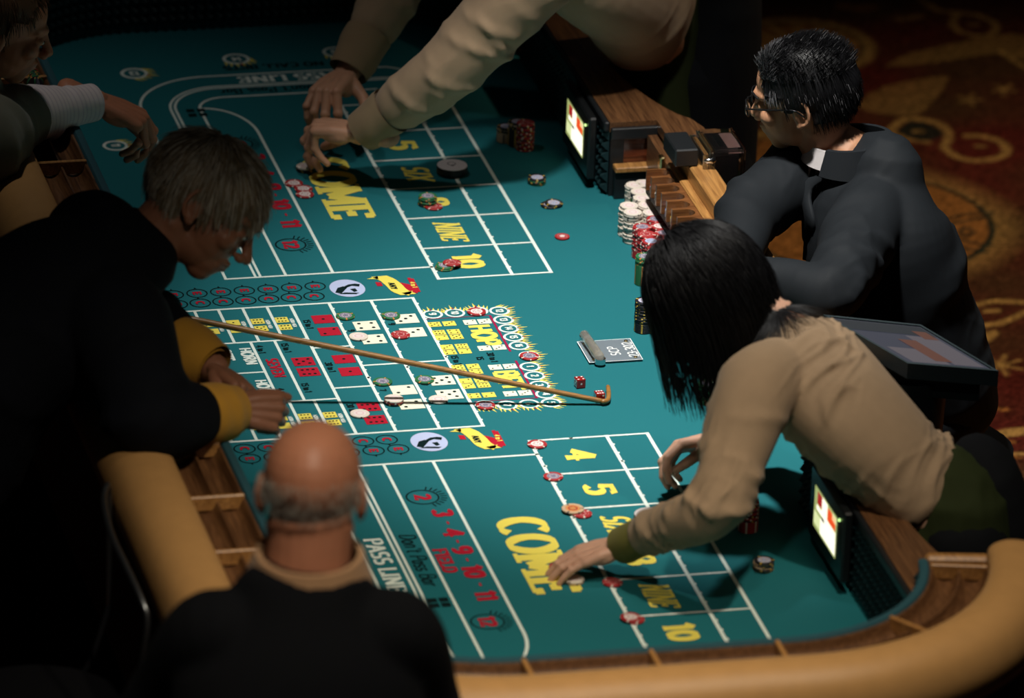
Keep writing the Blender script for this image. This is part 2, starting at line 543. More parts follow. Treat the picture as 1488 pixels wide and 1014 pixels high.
def rail_path(step=0.03, ya=-1.935, yb=1.117):
    P = []

    def seg(a, b):
        n = max(1, int(np.hypot(b[0] - a[0], b[1] - a[1]) / step))
        for i in range(n): P.append((a[0] + (b[0] - a[0]) * i / n, a[1] + (b[1] - a[1]) * i / n))

    def arc(c, a0, a1):
        n = 20
        for i in range(n):
            a = math.radians(a0 + (a1 - a0) * i / n); P.append((c[0] + RC * math.cos(a), c[1] + RC * math.sin(a)))
    arc((X1 - RC, Y0 + RC), -9, -90)
    seg((X1 - RC, Y0), (X0 + RC, Y0)); arc((X0 + RC, Y0 + RC), -90, -180)
    seg((X0, Y0 + RC), (X0, Y1 - RC)); arc((X0 + RC, Y1 - RC), 180, 90)
    seg((X0 + RC, Y1), (X1 - RC, Y1)); arc((X1 - RC, Y1 - RC), 90, 9)
    P = np.array(P)
    T = np.gradient(P, axis=0); T /= np.linalg.norm(T, axis=1)[:, None]
    N = np.stack([-T[:, 1], T[:, 0]], 1)       # outward when walking clockwise seen from above
    if (N[0] @ np.array([1, 0])) < 0: N = -N
    L = np.concatenate([[0], np.cumsum(np.linalg.norm(np.diff(P, axis=0), axis=1))])
    return P, N, L


RP, RN, RL = rail_path()


def sweep(prof, lo=0.0, hi=1e9, caps=False):
    sel = [i for i in range(len(RP)) if lo - 1e-6 <= RL[i] <= hi + 1e-6]
    G = np.array([[(RP[i][0] + RN[i][0] * d, RP[i][1] + RN[i][1] * d, z) for d, z in prof] for i in sel])
    mb = MB().grid(G)
    if caps:
        n = len(prof)
        mb.f.append(tuple(range(n))); mb.mi.append(0)
        mb.f.append(tuple(range((len(sel) - 1) * n, len(sel) * n))[::-1]); mb.mi.append(0)
    return mb


def on_rail(s, d, z):
    i = np.interp(s, RL, np.arange(len(RL)))
    a = int(min(i, len(RL) - 2)); t = i - a
    p = RP[a] * (1 - t) + RP[a + 1] * t; n = nrm(RN[a] * (1 - t) + RN[a + 1] * t)
    return np.array([p[0] + n[0] * d, p[1] + n[1] * d, z]), n


# bed and felt
fo = [(p[0] + n[0] * 0.004, p[1] + n[1] * 0.004) for p, n in zip(RP, RN)] + [(0.47, 1.180), (0.56, 1.08), (0.56, -1.90), (0.47, -1.998)]
felt = MB().prism(fo, FELT - 0.012, FELT).build('felt', MATS['felt'], TB)
MB().prism([(x * 0.995, y) for x, y in fo], FELT - 0.06, FELT - 0.0125).build('table_bed', MATS['table_body'], TB)
# wall, rim, grooves, padding, apron
sweep([(0.0, FELT - .01), (0.0, WALL - .012), (0.006, WALL - .012), (0.006, FELT - .01)], caps=True).build('inner_wall', MATS['rim_blue'], TB, True, 40)
sweep([(-0.004, WALL - .014), (-0.005, WALL), (0.0, WALL + .003), (0.010, WALL + .003), (0.014, WALL - .002), (0.014, WALL - .014)], caps=True).build('rim_edging', MATS['rim_blue'], TB, True, 50)


def groove(c, r, n=9):
    return [(c - r * math.cos(PI * k / n), WALL - 0.004 - r * 1.05 * math.sin(PI * k / n)) for k in range(n + 1)]


prof = [(0.014, FELT), (0.014, WALL - .002), (0.019, WALL - .001)] + groove(0.0435, 0.0225) + groove(0.0925, 0.0225) + [(0.119, WALL - .001), (0.124, WALL + .004), (0.124, FELT)]
sweep(prof, caps=True).build('chip_rail', MATS['walnut'], TB, True, 50)
pad = [(0.121, WALL - .02), (0.1215, WALL + .012), (0.127, WALL + .027), (0.145, WALL + .038), (0.170, WALL + .042), (0.200, WALL + .037), (0.226, WALL + .020), (0.242, WALL - .008), (0.248, WALL - .040), (0.242, WALL - .072), (0.224, WALL - .090), (0.19, WALL - .095)]
padm = catmull(pad, 3)
ar = sweep(padm.tolist(), caps=True).build('armrest_pad', MATS['leather'], TB, True, 70)
# rounded pad end by the dealers' side
mb = MB()
for i, sg in ((0, -1), (len(RP) - 1, 1)):
    T = np.array([-RN[i][1], RN[i][0]]) * 1.0
    if (T @ (RP[i] - RP[1 if i == 0 else -2])) < 0: T = -T
    rings = []
    for q in range(7):
        ph = q / 6 * PI / 2; kx = math.cos(ph); dep = 0.05 * math.sin(ph)
        rings.append([(RP[i][0] + RN[i][0] * (0.185 + (d - 0.185) * kx) + T[0] * dep, RP[i][1] + RN[i][1] * (0.185 + (d - 0.185) * kx) + T[1] * dep, (WALL - .03) + (z - WALL + .03) * max(kx, .02)) for d, z in padm])
    MB().grid(rings).build('armrest_end', MATS['leather'], TB, True)
sweep([(0.19, WALL - .09), (0.226, WALL - .09), (0.228, 0.60), (0.19, 0.58), (0.12, 0.56), (0.12, FELT - .06)], caps=True).build('apron', MATS['table_body'], TB, True, 40)
# wooden dividers across the grooves: the photo shows one every 23.5 cm
DIV = MB()
s = 0.055
offs = RL[np.argmin(np.hypot(RP[:, 0] - 0.105, RP[:, 1] - Y0))] % 0.2345
for k in range(int(RL[-1] / 0.2345) + 1):
    s = offs + k * 0.2345
    if s > RL[-1] - .02: break
    p, n = on_rail(s, 0.068, WALL - 0.008)
    rot = np.array([[n[0], -n[1], 0], [n[1], n[0], 0], [0, 0, 1]])
    MB().box(p, (0.105, 0.009, 0.030), rot, 0.002).build('groove_divider', MATS['oak'], TB)
# end blocks closing the grooves beside the dealers
for i in (0, len(RP) - 1):
    n = RN[i]; T = np.array([-n[1], n[0]])
    if (T @ (RP[i] - RP[1 if i == 0 else -2])) < 0: T = -T
    p = RP[i] + n * 0.068 + T * 0.012
    rot = np.array([[n[0], -n[1], 0], [n[1], n[0], 0], [0, 0, 1]])
    MB().box((p[0], p[1], 0.93), (0.118, 0.026, 0.122), rot, 0.006).build('groove_end_block', MATS['oak'], TB)
# rubber lining of small pyramids along the inside
PIT = 0.0215


def pyramids(mb, P, Nn, Ln, z0, z1, dep=0.014):
    nz = int((z1 - z0) / PIT)
    ns = int((Ln[-1] - Ln[0]) / PIT)
    ss = np.linspace(Ln[0], Ln[-1], ns + 1)
    ii = np.interp(ss, Ln, np.arange(len(Ln)))
    a = np.minimum(ii.astype(int), len(Ln) - 2); t = (ii - a)[:, None]
    Q = P[a] * (1 - t) + P[a + 1] * t; M = Nn[a] * (1 - t) + Nn[a + 1] * t
    zz = np.linspace(z0, z1, nz + 1)
    V = []; Fc = []
    for i in range(ns + 1):
        for z in zz: V.append((Q[i][0] - M[i][0] * .001, Q[i][1] - M[i][1] * .001, z))
    for i in range(ns):
        for j in range(nz):
            q = (Q[i] + Q[i + 1]) / 2; m = nrm(M[i] + M[i + 1])
            ap = len(V); V.append((q[0] - m[0] * dep, q[1] - m[1] * dep, (zz[j] + zz[j + 1]) / 2))
            A, B, C_, D = i * (nz + 1) + j, (i + 1) * (nz + 1) + j, (i + 1) * (nz + 1) + j + 1, i * (nz + 1) + j + 1
            Fc += [(A, B, ap), (B, C_, ap), (C_, D, ap), (D, A, ap)]
    mb.add(V, Fc)


mb = MB()
pyramids(mb, RP, RN, RL, FELT + .018, WALL - .02)
mb.build('pyramid_rubber_lining', MATS['rubber'], TB)
# ---- dealers' side: low wall with plank top on both flanks of the boxman's bay
BAY0, BAY1 = -1.20, 0.383
for ya, yb, nm in ((BAY1, 1.180, 'far'), (-1.998, BAY0, 'near')):
    MB().box((X1 + .02, (ya + yb) / 2, (FELT + DTOP - .022) / 2), (0.03, yb - ya, DTOP - .022 - FELT + .02)).build('dealer_wall', MATS['black_plastic'], TB)
    Pq = np.array([(X1 + .004, y) for y in np.linspace(ya + .004, yb - .004, 40)]); Nq = np.tile([1.0, 0], (40, 1)); Lq = np.concatenate([[0], np.cumsum(np.linalg.norm(np.diff(Pq, axis=0), axis=1))])
    mb = MB(); pyramids(mb, Pq, Nq, Lq, FELT + .006, DTOP - .02, 0.016)
    mb.build('pyramid_rubber_lining', MATS['rubber'], TB)
    MB().box((X1 - .004, (ya + yb) / 2, DTOP - .010), (0.012, yb - ya, 0.022), None, .003).build('wall_top_edging', MATS['black_plastic'], TB)
# plank with a curved dealers' edge
ys = np.linspace(1.180, BAY1, 30)
out = [(0.635 - 0.100 * math.sin((y - BAY1) / (1.180 - BAY1) * PI) ** .7, y) for y in ys]
tail = [(0.650, 0.33), (0.648, 0.24), (0.640, 0.19)]
plank = [(X1 + .002, 1.180)] + out + tail + [(0.560, 0.19), (0.560, BAY1), (X1 + .002, BAY1)]
MB().prism(plank, DTOP - .022, DTOP).build('plank_top', MATS['walnut'], TB)
MB().prism([(x, 2 * YC - y) for x, y in plank][::-1], DTOP - .022, DTOP).build('plank_top', MATS['walnut'], TB)
# outer panel of the dealers' side
MB().box((0.515, YC, 0.50), (0.03, 3.0, 0.40)).build('dealer_panel', MATS['table_body'], TB)
# cross walls of the bay: rosewood panel with a ledge
for sgn, yy in ((1, BAY1), (-1, BAY0)):
    MB().box(((X1 + .008 + .575) / 2, yy + sgn * .010, (FELT + DTOP - .022) / 2), (.575 - X1 - .008, 0.016, DTOP - .022 - FELT)).build('bay_panel', MATS['rosewood'], TB)
    MB().box((0.511, yy - sgn * .004, DTOP - .024), (0.104, 0.012, 0.026), None, .002).build('bay_top_strip', MATS['black_plastic'], TB)
    MB().box((0.512, yy - sgn * .012, 0.789), (0.090, 0.030, 0.012), None, .002).build('bay_ledge', MATS['oak'], TB)
    MB().box((0.512, yy - sgn * .010, 0.752), (0.088, 0.020, 0.060)).build('bay_kick_panel', MATS['black_plastic'], TB)
# boxman's front: back board, ledge strip and the top rail
MB().box((0.548, YC, (FELT + 0.862) / 2), (0.020, 1.56, 0.862 - FELT)).build('boxman_board', MATS['walnut'], TB)
MB().box((0.545, YC, 0.868), (0.020, 1.20, 0.012), None, .003).build('boxman_ledge', MATS['oak'], TB)
MB().box((0.580, YC, 0.888), (0.054, 1.20, 0.040), None, .004).build('boxman_rail', MATS['oak'], TB)
for yy in (-1.05, 0.23):
    MB().box((0.533, yy, 0.85), (0.012, 0.022, 0.045), None, .003).build('latch_plate', MATS['brass'], TB)
# legs and floor plinth
for x in (-0.55, 0.42):
    for y in (-1.85, YC, 1.05):
        MB().lathe([(0.0, 0.0), (0.085, 0.0), (0.085, 0.03), (0.055, 0.07), (0.045, 0.3), (0.06, 0.5), (0.08, 0.60), (0.08, FELT - .055), (0, FELT - .055)], (x, y, 0), 16).build('table_leg', MATS['table_body'], TB, True, 40)
# ------------------------------------------------------------------ printed layout on the felt
def _arc(cx, cy, rx, ry, a0, a1, n=14):
    return [(cx + rx * math.cos(math.radians(a0 + (a1 - a0) * i / n)), cy + ry * math.sin(math.radians(a0 + (a1 - a0) * i / n))) for i in range(n + 1)]


# skeletons: width, strokes (polylines in a box one unit high), serif feet (x, y)
_zc = [0]


def zj(z):
    _zc[0] = (_zc[0] + 1) % 14
    return z + _zc[0] * 1.6e-5


GL = {
    'A': (.80, [[(.10, 0), (.40, 1)], [(.40, 1), (.70, 0)], [(.20, .33), (.60, .33)]], [(.10, 0), (.70, 0)]),
    'B': (.72, [[(.16, 0), (.16, 1)], [(.16, 1), (.40, 1)] + _arc(.40, .76, .20, .24, 90, -90, 8) + [(.16, .52)], [(.16, .52), (.42, .52)] + _arc(.42, .26, .22, .26, 90, -90, 8) + [(.16, 0)]], []),
    'C': (.76, [_arc(.42, .5, .32, .5, 48, 312, 20)], []),
    'D': (.78, [[(.16, 0), (.16, 1)], [(.16, 1), (.36, 1)] + _arc(.36, .5, .30, .5, 90, -90, 14) + [(.16, 0)]], []),
    'E': (.68, [[(.16, 0), (.16, 1)], [(.10, 1), (.60, 1), (.60, .80)], [(.16, .5), (.46, .5)], [(.10, 0), (.60, 0), (.60, .20)], [(.46, .38), (.46, .62)]], []),
    'F': (.66, [[(.16, 0), (.16, 1)], [(.10, 1), (.60, 1), (.60, .80)], [(.16, .5), (.46, .5)]], [(.16, 0)]),
    'G': (.78, [_arc(.42, .5, .32, .5, 48, 330, 20) + [(.70, .45), (.46, .45)]], []),
    'H': (.82, [[(.16, 0), (.16, 1)], [(.66, 0), (.66, 1)], [(.16, .5), (.66, .5)]], [(.16, 0), (.16, 1), (.66, 0), (.66, 1)]),
    'I': (.36, [[(.18, 0), (.18, 1)]], [(.18, 0), (.18, 1)]),
    'L': (.64, [[(.16, 0), (.16, 1)], [(.10, 0), (.58, 0), (.58, .24)]], [(.16, 1)]),
    'M': (1.0, [[(.16, 0), (.16, 1)], [(.84, 0), (.84, 1)], [(.16, 1), (.5, .18)], [(.5, .18), (.84, 1)]], [(.16, 0), (.12, 1), (.84, 0), (.88, 1)]),
    'N': (.86, [[(.16, 0), (.16, 1)], [(.16, 1), (.70, 0)], [(.70, 0), (.70, 1)]], [(.16, 0), (.12, 1), (.70, 1)]),
    'O': (.80, [_arc(.40, .5, .31, .5, 0, 360, 26)], []),
    'P': (.70, [[(.16, 0), (.16, 1)], [(.16, 1), (.40, 1)] + _arc(.40, .73, .22, .27, 90, -90, 9) + [(.16, .46)]], [(.16, 0)]),
    'R': (.76, [[(.16, 0), (.16, 1)], [(.16, 1), (.40, 1)] + _arc(.40, .75, .21, .25, 90, -90, 9) + [(.16, .5)], [(.36, .5), (.66, 0)]], [(.16, 0)]),
    'S': (.66, [_arc(.33, .74, .22, .26, 35, 270, 12) + _arc(.33, .25, .24, .25, 88, -145, 12)], []),
    'T': (.74, [[(.37, 0), (.37, 1)], [(.08, .80), (.08, 1), (.66, 1), (.66, .80)]], [(.37, 0)]),
    'V': (.78, [[(.10, 1), (.39, 0)], [(.39, 0), (.68, 1)]], [(.10, 1), (.68, 1)]),
    'X': (.78, [[(.10, 1), (.68, 0)], [(.10, 0), (.68, 1)]], [(.10, 0), (.10, 1), (.68, 0), (.68, 1)]),
    'Y': (.76, [[(.10, 1), (.38, .48)], [(.38, .48), (.66, 1)], [(.38, .48), (.38, 0)]], [(.38, 0)]),
    '0': (.66, [_arc(.33, .5, .23, .5, 0, 360, 24)], []),
    '1': (.42, [[(.22, 0), (.22, 1)], [(.22, 1), (.08, .82)]], [(.22, 0)]),
    '2': (.62, [_arc(.30, .73, .22, .27, 165, -40, 12) + [(.10, 0), (.56, 0), (.56, .16)]], []),
    '3': (.62, [_arc(.29, .75, .20, .25, 160, -90, 12) + _arc(.29, .25, .24, .25, 90, -160, 14)], []),
    '4': (.68, [[(.46, 0), (.46, 1), (.06, .32), (.62, .32)]], [(.46, 0)]),
    '5': (.64, [[(.56, .84), (.56, 1), (.16, 1), (.13, .56)] + _arc(.31, .32, .25, .32, 125, -150, 16)], []),
    '6': (.64, [[(.52, .90)] + _arc(.42, .45, .32, .52, 95, 190, 8) + _arc(.33, .28, .23, .28, 180, 540, 20)], []),
    '7': (.60, [[(.06, .82), (.06, 1), (.54, 1), (.22, 0)]], []),
    '8': (.64, [_arc(.32, .75, .20, .25, 0, 360, 18), _arc(.32, .26, .24, .26, 0, 360, 18)], []),
    '9': (.64, [[(.12, .10)] + _arc(.22, .55, .32, .52, -85, 10, 8) + _arc(.31, .72, .23, .28, 0, 360, 20)], []),
    '.': (.36, [[(.18, .44), (.18, .56)]], []), '-': (.40, [[(.08, .42), (.32, .42)]], []), "'": (.24, [[(.12, .75), (.12, 1)]], []), ' ': (.36, [], []),
    'o': (.58, [_arc(.29, .32, .20, .32, 0, 360, 18)], []), 'n': (.62, [[(.14, 0), (.14, .64)], [(.14, .45)] + _arc(.31, .44, .17, .20, 150, 0, 8) + [(.48, 0)]], []),
    't': (.42, [[(.18, .9), (.18, .1), (.34, 0)], [(.04, .64), (.36, .64)]], []), 'a': (.58, [_arc(.28, .30, .18, .30, 0, 360, 16), [(.46, .64), (.46, 0)]], []),
    's': (.50, [_arc(.25, .47, .16, .17, 30, 270, 9) + _arc(.25, .16, .17, .16, 88, -150, 9)], []), 'r': (.46, [[(.14, 0), (.14, .64)], [(.14, .42), (.28, .62), (.42, .60)]], []),
}


def text(mb, s, org, adv, up, h, stretch=1.0, thick=.20, thin=.11, serif=.0, z=FELT + .0005, italic=0.0, gap=0.0, mid=True):
    """Stroke letters: org is the middle (or start) of the line's foot; adv and up are unit directions on the felt."""
    adv = np.asarray(adv, float); up = np.asarray(up, float); org = np.asarray(org, float)
    tot = sum(GL[c][0] + gap for c in s) * h * stretch
    x0 = -tot / 2 if mid else 0.0
    T, t = thick, thin

    def put(px, py):
        # keep the pen inside the unit height
        py2 = t / 2 + py * (1 - t)
        q = org + adv * (x0 + (px + italic * py2) * h * stretch) + up * (py2 * h)
        return q
    for c in s:
        wd, st, sf = GL[c]
        for pl in st:
            P = np.array(pl, float)
            if len(P) < 2: continue
            tg = np.gradient(P, axis=0); tg /= np.maximum(np.linalg.norm(tg, axis=1), 1e-9)[:, None]
            L_, R_ = [], []
            closed = np.allclose(P[0], P[-1]) and len(P) > 6
            if closed:
                e = P[1] - P[-2]; e = e / np.linalg.norm(e); tg[0] = tg[-1] = e
            curved = len(P) > 6
            if curved:
                for p, g in zip(P, tg):
                    wv = (T * abs(g[1]) + t * abs(g[0])) / 2; nn = np.array([-g[1], g[0]]) * wv
                    L_.append(put(*(p + nn))); R_.append(put(*(p - nn)))
                V = [(q[0], q[1], z) for q in L_] + [(q[0], q[1], z) for q in R_]; n = len(P)
                zz = zj(z); mb.add([(q[0], q[1], zz + (i_ % n) * 9e-6) for i_, q in enumerate(V)], [(i, i + 1, n + i + 1, n + i) for i in range(n - 1)])
            else:
                for a, b in zip(P[:-1], P[1:]):
                    g = (b - a) / max(np.linalg.norm(b - a), 1e-9)
                    wv = (T * abs(g[1]) + t * abs(g[0])) / 2; nn = np.array([-g[1], g[0]]) * wv
                    ex = g * (t / 2 if abs(g[0]) > .5 else 0)
                    V = [put(*(a - ex + nn)), put(*(b + ex + nn)), put(*(b + ex - nn)), put(*(a - ex - nn))]
                    zz = zj(z); mb.add([(q[0], q[1], zz) for q in V], [(0, 1, 2, 3)])
        if serif:
            for sx, sy in sf:
                V = [put(sx - serif, sy - t / 2), put(sx + serif, sy - t / 2), put(sx + serif, sy + t / 2), put(sx - serif, sy + t / 2)]
                zz = zj(z); mb.add([(q[0], q[1], zz) for q in V], [(0, 1, 2, 3)])
        x0 += (wd + gap) * h * stretch
    return mb


Z1, Z2, Z3 = FELT + .0004, FELT + .0007, FELT + .0010


def line(mb, pts, wd=0.006, z=Z1):
    z = zj(z)
    P = np.asarray(pts, float); T = np.gradient(P, axis=0)
    T /= np.linalg.norm(T, axis=1)[:, None]
    N = np.stack([-T[:, 1], T[:, 0]], 1)
    if len(P) == 2:
        P = np.array([P[0] - T[0] * wd / 2, P[1] + T[1] * wd / 2])
    V = [(*(p + n * wd / 2), z) for p, n in zip(P, N)] + [(*(p - n * wd / 2), z) for p, n in zip(P, N)]
    k = len(P)
    mb.add(V, [(i, i + 1, k + i + 1, k + i) for i in range(k - 1)])


def disc(mb, c, r, z, n=18, ry=None):
    z = zj(z)
    ry = ry or r
    mb.flat([(c[0] + r * math.cos(2 * PI * i / n), c[1] + ry * math.sin(2 * PI * i / n)) for i in range(n)], z)


def ring(mb, c, r0, r1, z, n=24):
    A = [(c[0] + r1 * math.cos(2 * PI * i / n), c[1] + r1 * math.sin(2 * PI * i / n), z) for i in range(n)]
    B = [(c[0] + r0 * math.cos(2 * PI * i / n), c[1] + r0 * math.sin(2 * PI * i / n), z) for i in range(n)]
    mb.add(A + B, [(i, (i + 1) % n, n + (i + 1) % n, n + i) for i in range(n)])


def fm(mb, name, m):
    return mb.build(name, MATS[m], felt)


def mir(y):
    return 2 * YC - y


DN, UX = (0, -1), (1, 0)           # reading direction along the table, letters' tops towards the dealers
DUP, UDN = (-1, 0), (0, -1)        # for the far end
VA, VB, VC, VD, VE, VF, VG = 0.0, 0.158, 0.2416, -0.2117, -0.3118, -0.376, -0.4395
S = 0.16124
for half in (0, 1):
    ys = [(6 - i) * S if half == 0 else mir(0) - i * S for i in range(7)]
    mb = MB()
    for x in (VA, VB, VC): line(mb, [(x, ys[0]), (x, ys[-1])], .0075)
    for y in ys: line(mb, [(VA, y), (VC, y)], .006)
    for y in ys[:-1]:                                  # the little ticks along the box lines
        for q in (.25, .5, .75):
            for x in (VA, VB): disc(mb, (x + .003, y - q * S), .0043, Z1, 8)
        for q in (.045, .085, .20): disc(mb, (VA + q, y), .0042, Z1, 8)
    fm(mb, 'place_box_lines', 'print_white')
    for i, wd in enumerate(('4', '5', 'SIX', '8', 'NINE', '10')):
        mb = MB(); y = (ys[i] + ys[i + 1]) / 2
        if len(wd) > 2:
            text(mb, wd, (VA + .052, y + .004), DN, UX, .058, .62 if wd == 'NINE' else .74, .22, .10, .16, Z2, italic=.35)
        else:
            text(mb, wd, (VA + .052, y), DN, UX, .062, 1.18 if len(wd) == 1 else 1.05, .23 if wd == '8' else .26, .13, .15, Z2)
        fm(mb, 'place_number_lettering', 'print_yellow')
    sg = 1 if half == 0 else -1
    Ym = (lambda y: y) if half == 0 else mir
    mb = MB()
    # straight runs and the rounded end of pass line, don't pass bar and field
    def corner(x, yt, r, y_start, xend, kx=1.0):
        P = [(x, Ym(y_start))]
        for a in np.linspace(180, 90, 16):
            P.append((x + r * kx + r * kx * math.cos(math.radians(a)), Ym(yt - r + r * math.sin(math.radians(a)))))
        P.append((xend, Ym(yt)))
        return P
    yb = .064
    line(mb, corner(VG, 1.178, .175, yb, .150), .006)
    line(mb, corner(VF, 1.117, .125, yb, .185), .0055); line(mb, corner(VF + .0105, 1.1065, .115, yb, .185), .0055)
    line(mb, corner(VE, 1.053, .065, yb, .10), .006)
    P = [(VD, Ym(yb)), (VD, Ym(.80))] + [(VD - .100 + .100 * math.cos(math.radians(a)), Ym(.84 + .155 * math.sin(math.radians(a)))) for a in np.linspace(0, 88, 16)]
    line(mb, P, .0065)
    line(mb, [(VG, Ym(yb)), (VA, Ym(yb))], .0065)
    line(mb, [(.150, Ym(1.178)), (.185, Ym(1.155)), (.30, Ym(1.155))], .006)
    fm(mb, 'come_field_pass_lines', 'print_white')
    fm(text(MB(), 'COME', (VD + .057, .512 if half == 0 else -1.331), DN, UX, .098, 1.055, .25, .105, .20, Z2), 'come_lettering', 'print_yellow')
    # field numbers run the same way on both halves
    c0 = 0.49 if half == 0 else -1.335
    for q, dy in (('3', .215), ('.', .170), ('4', .124), ('.', .085), ('9', .045), ('.', .002), ('10', -.052), ('.', -.108), ('11', -.160)):
        fm(text(MB(), q, (VE + .045, c0 + dy), DN, UX, .042, 1.15, .26, .16, .14, Z2), 'field_number' if q != '.' else 'field_dot', 'print_red')
    for q, dy in (('2', .292), ('12', -.268)):
        fm(text(MB(), q, (VE + .026, c0 + dy), DN, UX, .034, 1.1, .26, .16, .12, Z2), 'field_number', 'print_red'); mk = MB()
        cc = (VE + .043, c0 + dy)
        ring(mk, cc, .030, .0335, Z2, 22)
        for i in range(11):
            a = -1.2 + i * .24
            p = np.array([math.cos(a), math.sin(a)])
            line(mk, [np.array(cc) + p * .037, np.array(cc) + p * .047], .003, Z2)
        fm(mk, 'field_number_ring', 'print_black')
    fm(text(MB(), 'FIELD', (VE + .008, c0 + .005), DN, UX, .030, 1.15, .24, .15, .13, Z2), 'field_lettering', 'print_red')
    fm(text(MB(), 'PASS LINE', (VG + .014, Ym(.50) if half == 0 else -1.33), DN, UX, .037, 1.12, .22, .11, .13, Z2), 'pass_line_lettering', 'print_white')
    mb = text(MB(), "Don't Pass Bar", (VF + .022, Ym(.52) if half == 0 else -1.318), DN, UX, .034, .92, .15, .09, 0, Z2, italic=.15)
    fm(mb, 'dont_pass_lettering', 'print_black'); mb = MB(); yd = (c0 - .17)
    for i in range(2):
        for j in range(2):
            cx, cy = VF + .024 + i * .022, yd - j * .022 + .008
            mb.flat([(cx - .009, cy - .009), (cx + .009, cy - .009), (cx + .009, cy + .009), (cx - .009, cy + .009)], Z2)
    fm(mb, 'dont_pass_dice_mark', 'print_black')
    fm(text(MB(), 'NO CALL BETS', (VG - .040, Ym(.42) if half == 0 else -1.40), DN, UX, .026, 1.0, .2, .12, .1, Z2), 'no_call_bets_lettering', 'print_black')
# lettering along the far end, read from the far rail
fm(text(MB(), 'PASS LINE', (-0.070, 1.165), DUP, UDN, .037, 1.18, .22, .11, .13, Z2), 'pass_line_lettering', 'print_white')
mb = text(MB(), "Don't Pass Bar", (-0.140, 1.098), DUP, UDN, .032, .92, .15, .09, 0, Z2); fm(mb, 'dont_pass_lettering', 'print_black'); mb = MB()
for i in range(2):
    for j in range(2):
        cx, cy = -.335 + .024 * j, .985 - .026 * i
        mb.flat([(cx - .009, cy - .009), (cx + .009, cy - .009), (cx + .009, cy + .009), (cx - .009, cy + .009)], Z2)
fm(mb, 'dont_pass_dice_mark', 'print_black')
fm(text(MB(), 'NO CALL BETS', (-0.10, 1.232), DUP, UDN, .026, 1.1, .2, .12, .1, Z2), 'no_call_bets_lettering', 'print_black')


def flame(mb, mr, c, d, r):
    """Yellow flames with a red heart on the side d of a round emblem."""
    d = nrm(d); e = np.array([-d[1], d[0]])
    for k, ln in ((-1.0, .8), (-.62, 1.1), (-.25, 1.35), (.1, 1.95), (.45, 1.3), (.8, 1.05), (1.1, .75)):
        a0 = np.array(c) + d * r * math.cos(k * 1.2) * .9 + e * r * math.sin(k * 1.2) * .98
        tip = np.array(c) + d * r * (0.55 + ln * .72) + e * r * math.sin(k * 1.25) * 1.25
        sd = e * r * .14
        mb.flat([a0 - sd, tip, a0 + sd], Z1)
    a0 = np.array(c) + d * r * .85
    mr.flat([a0 - e * r * .14, a0 + d * r * .55, a0 + e * r * .14], Z2)


def emblem(c, d, num, adv=DN, up=UX, r=.0215, dim=False):
    mb, my, mr, mg = MB(), MB(), MB(), MB()
    flame(my, mr, c, d, r)
    ring(mb, c, r * .76, r, Z2, 24)
    k = np.asarray(up) * -r * .40
    text(mb, num, np.array(c) + k, adv, up, r * .80, .95 if len(num) == 1 else .80, .24, .18, 0, Z3)
    fm(my, 'emblem_flames', 'print_yellow'); fm(mr, 'emblem_flame_heart', 'print_red'); fm(mb, 'emblem_ring', 'print_white')


for c, d, n_ in (((-.053, -.178), (0, 1), '9'), ((-.006, -.178), (0, 1), '10'), ((.044, -.175), (0, 1), '11'), ((.088, -.181), (1, .35), '12'), ((.086, -.227), (1, .1), '13'), ((.086, -.272), (1, 0), '14'),
                 ((.086, -.316), (1, 0), '15'), ((.087, -.360), (1, 0), '16'), ((.096, -.412), (1, 0), '17'), ((.085, -.466), (1, 0), '1'), ((.084, -.511), (1, 0), '2'), ((.083, -.558), (1, 0), '3'),
                 ((.085, -.603), (1, -.1), '4'), ((.086, -.646), (1, -.35), '5'), ((.041, -.644), (.35, -1), '6'), ((-.005, -.644), (.3, -1), '7'), ((-.048, -.636), (.3, -1), '8')):
    emblem(c, d, n_)
for c, d, n_ in (((-.416, 1.218), (1, -.5), '13'), ((-.175, 1.271), (.2, -1), '14'), ((.055, 1.281), (.2, -1), '15')):
    emblem(c, d, n_, DUP, UDN, .031)
emblem((-.534, .811), (1, 0), '11', DN, UX, .028)
# ---- centre proposition box
PT, PBt = -.0885, -.733
mb = MB()
PX = [-.587, -.536, -.486, -.435, -.384, -.334, -.253, -.164, -.075]
line(mb, [(-.640, PT), (PX[-1], PT)], .0065); line(mb, [(-.640, PBt), (PX[-1], PBt)], .0065)
for x in PX[:1] + PX[5:]: line(mb, [(x, PT), (x, PBt)], .0068)
for x in PX[1:5]:
    line(mb, [(x, PT), (x, -.260)], .0062); line(mb, [(x, -.560), (x, PBt)], .0062)
line(mb, [(PX[0], -.260), (PX[5], -.260)], .0062); line(mb, [(PX[0], -.560), (PX[5], -.560)], .0062)
for x in (-.453, -.403): line(mb, [(x, -.260), (x, -.560)], .0062)
line(mb, [(PX[0], -.410), (-.453, -.410)], .006)
line(mb, [(PX[5], -.309), (PX[6], -.309)], .006); line(mb, [(PX[5], -.510), (PX[6], -.510)], .006)
line(mb, [(PX[6], YC), (PX[8], YC)], .006)
for x in PX[6:]:
    for y in np.linspace(PT - .03, PBt + .03, 16): disc(mb, (x + .0025, y), .004, Z1, 8)
fm(mb, 'proposition_box_lines', 'print_white')
PIP = {1: [(0, 0)], 2: [(-1, -1), (1, 1)], 3: [(-1, -1), (0, 0), (1, 1)], 4: [(-1, -1), (1, 1), (-1, 1), (1, -1)], 5: [(-1, -1), (1, 1), (-1, 1), (1, -1), (0, 0)], 6: [(-1, -1), (0, -1), (1, -1), (-1, 1), (0, 1), (1, 1)]}


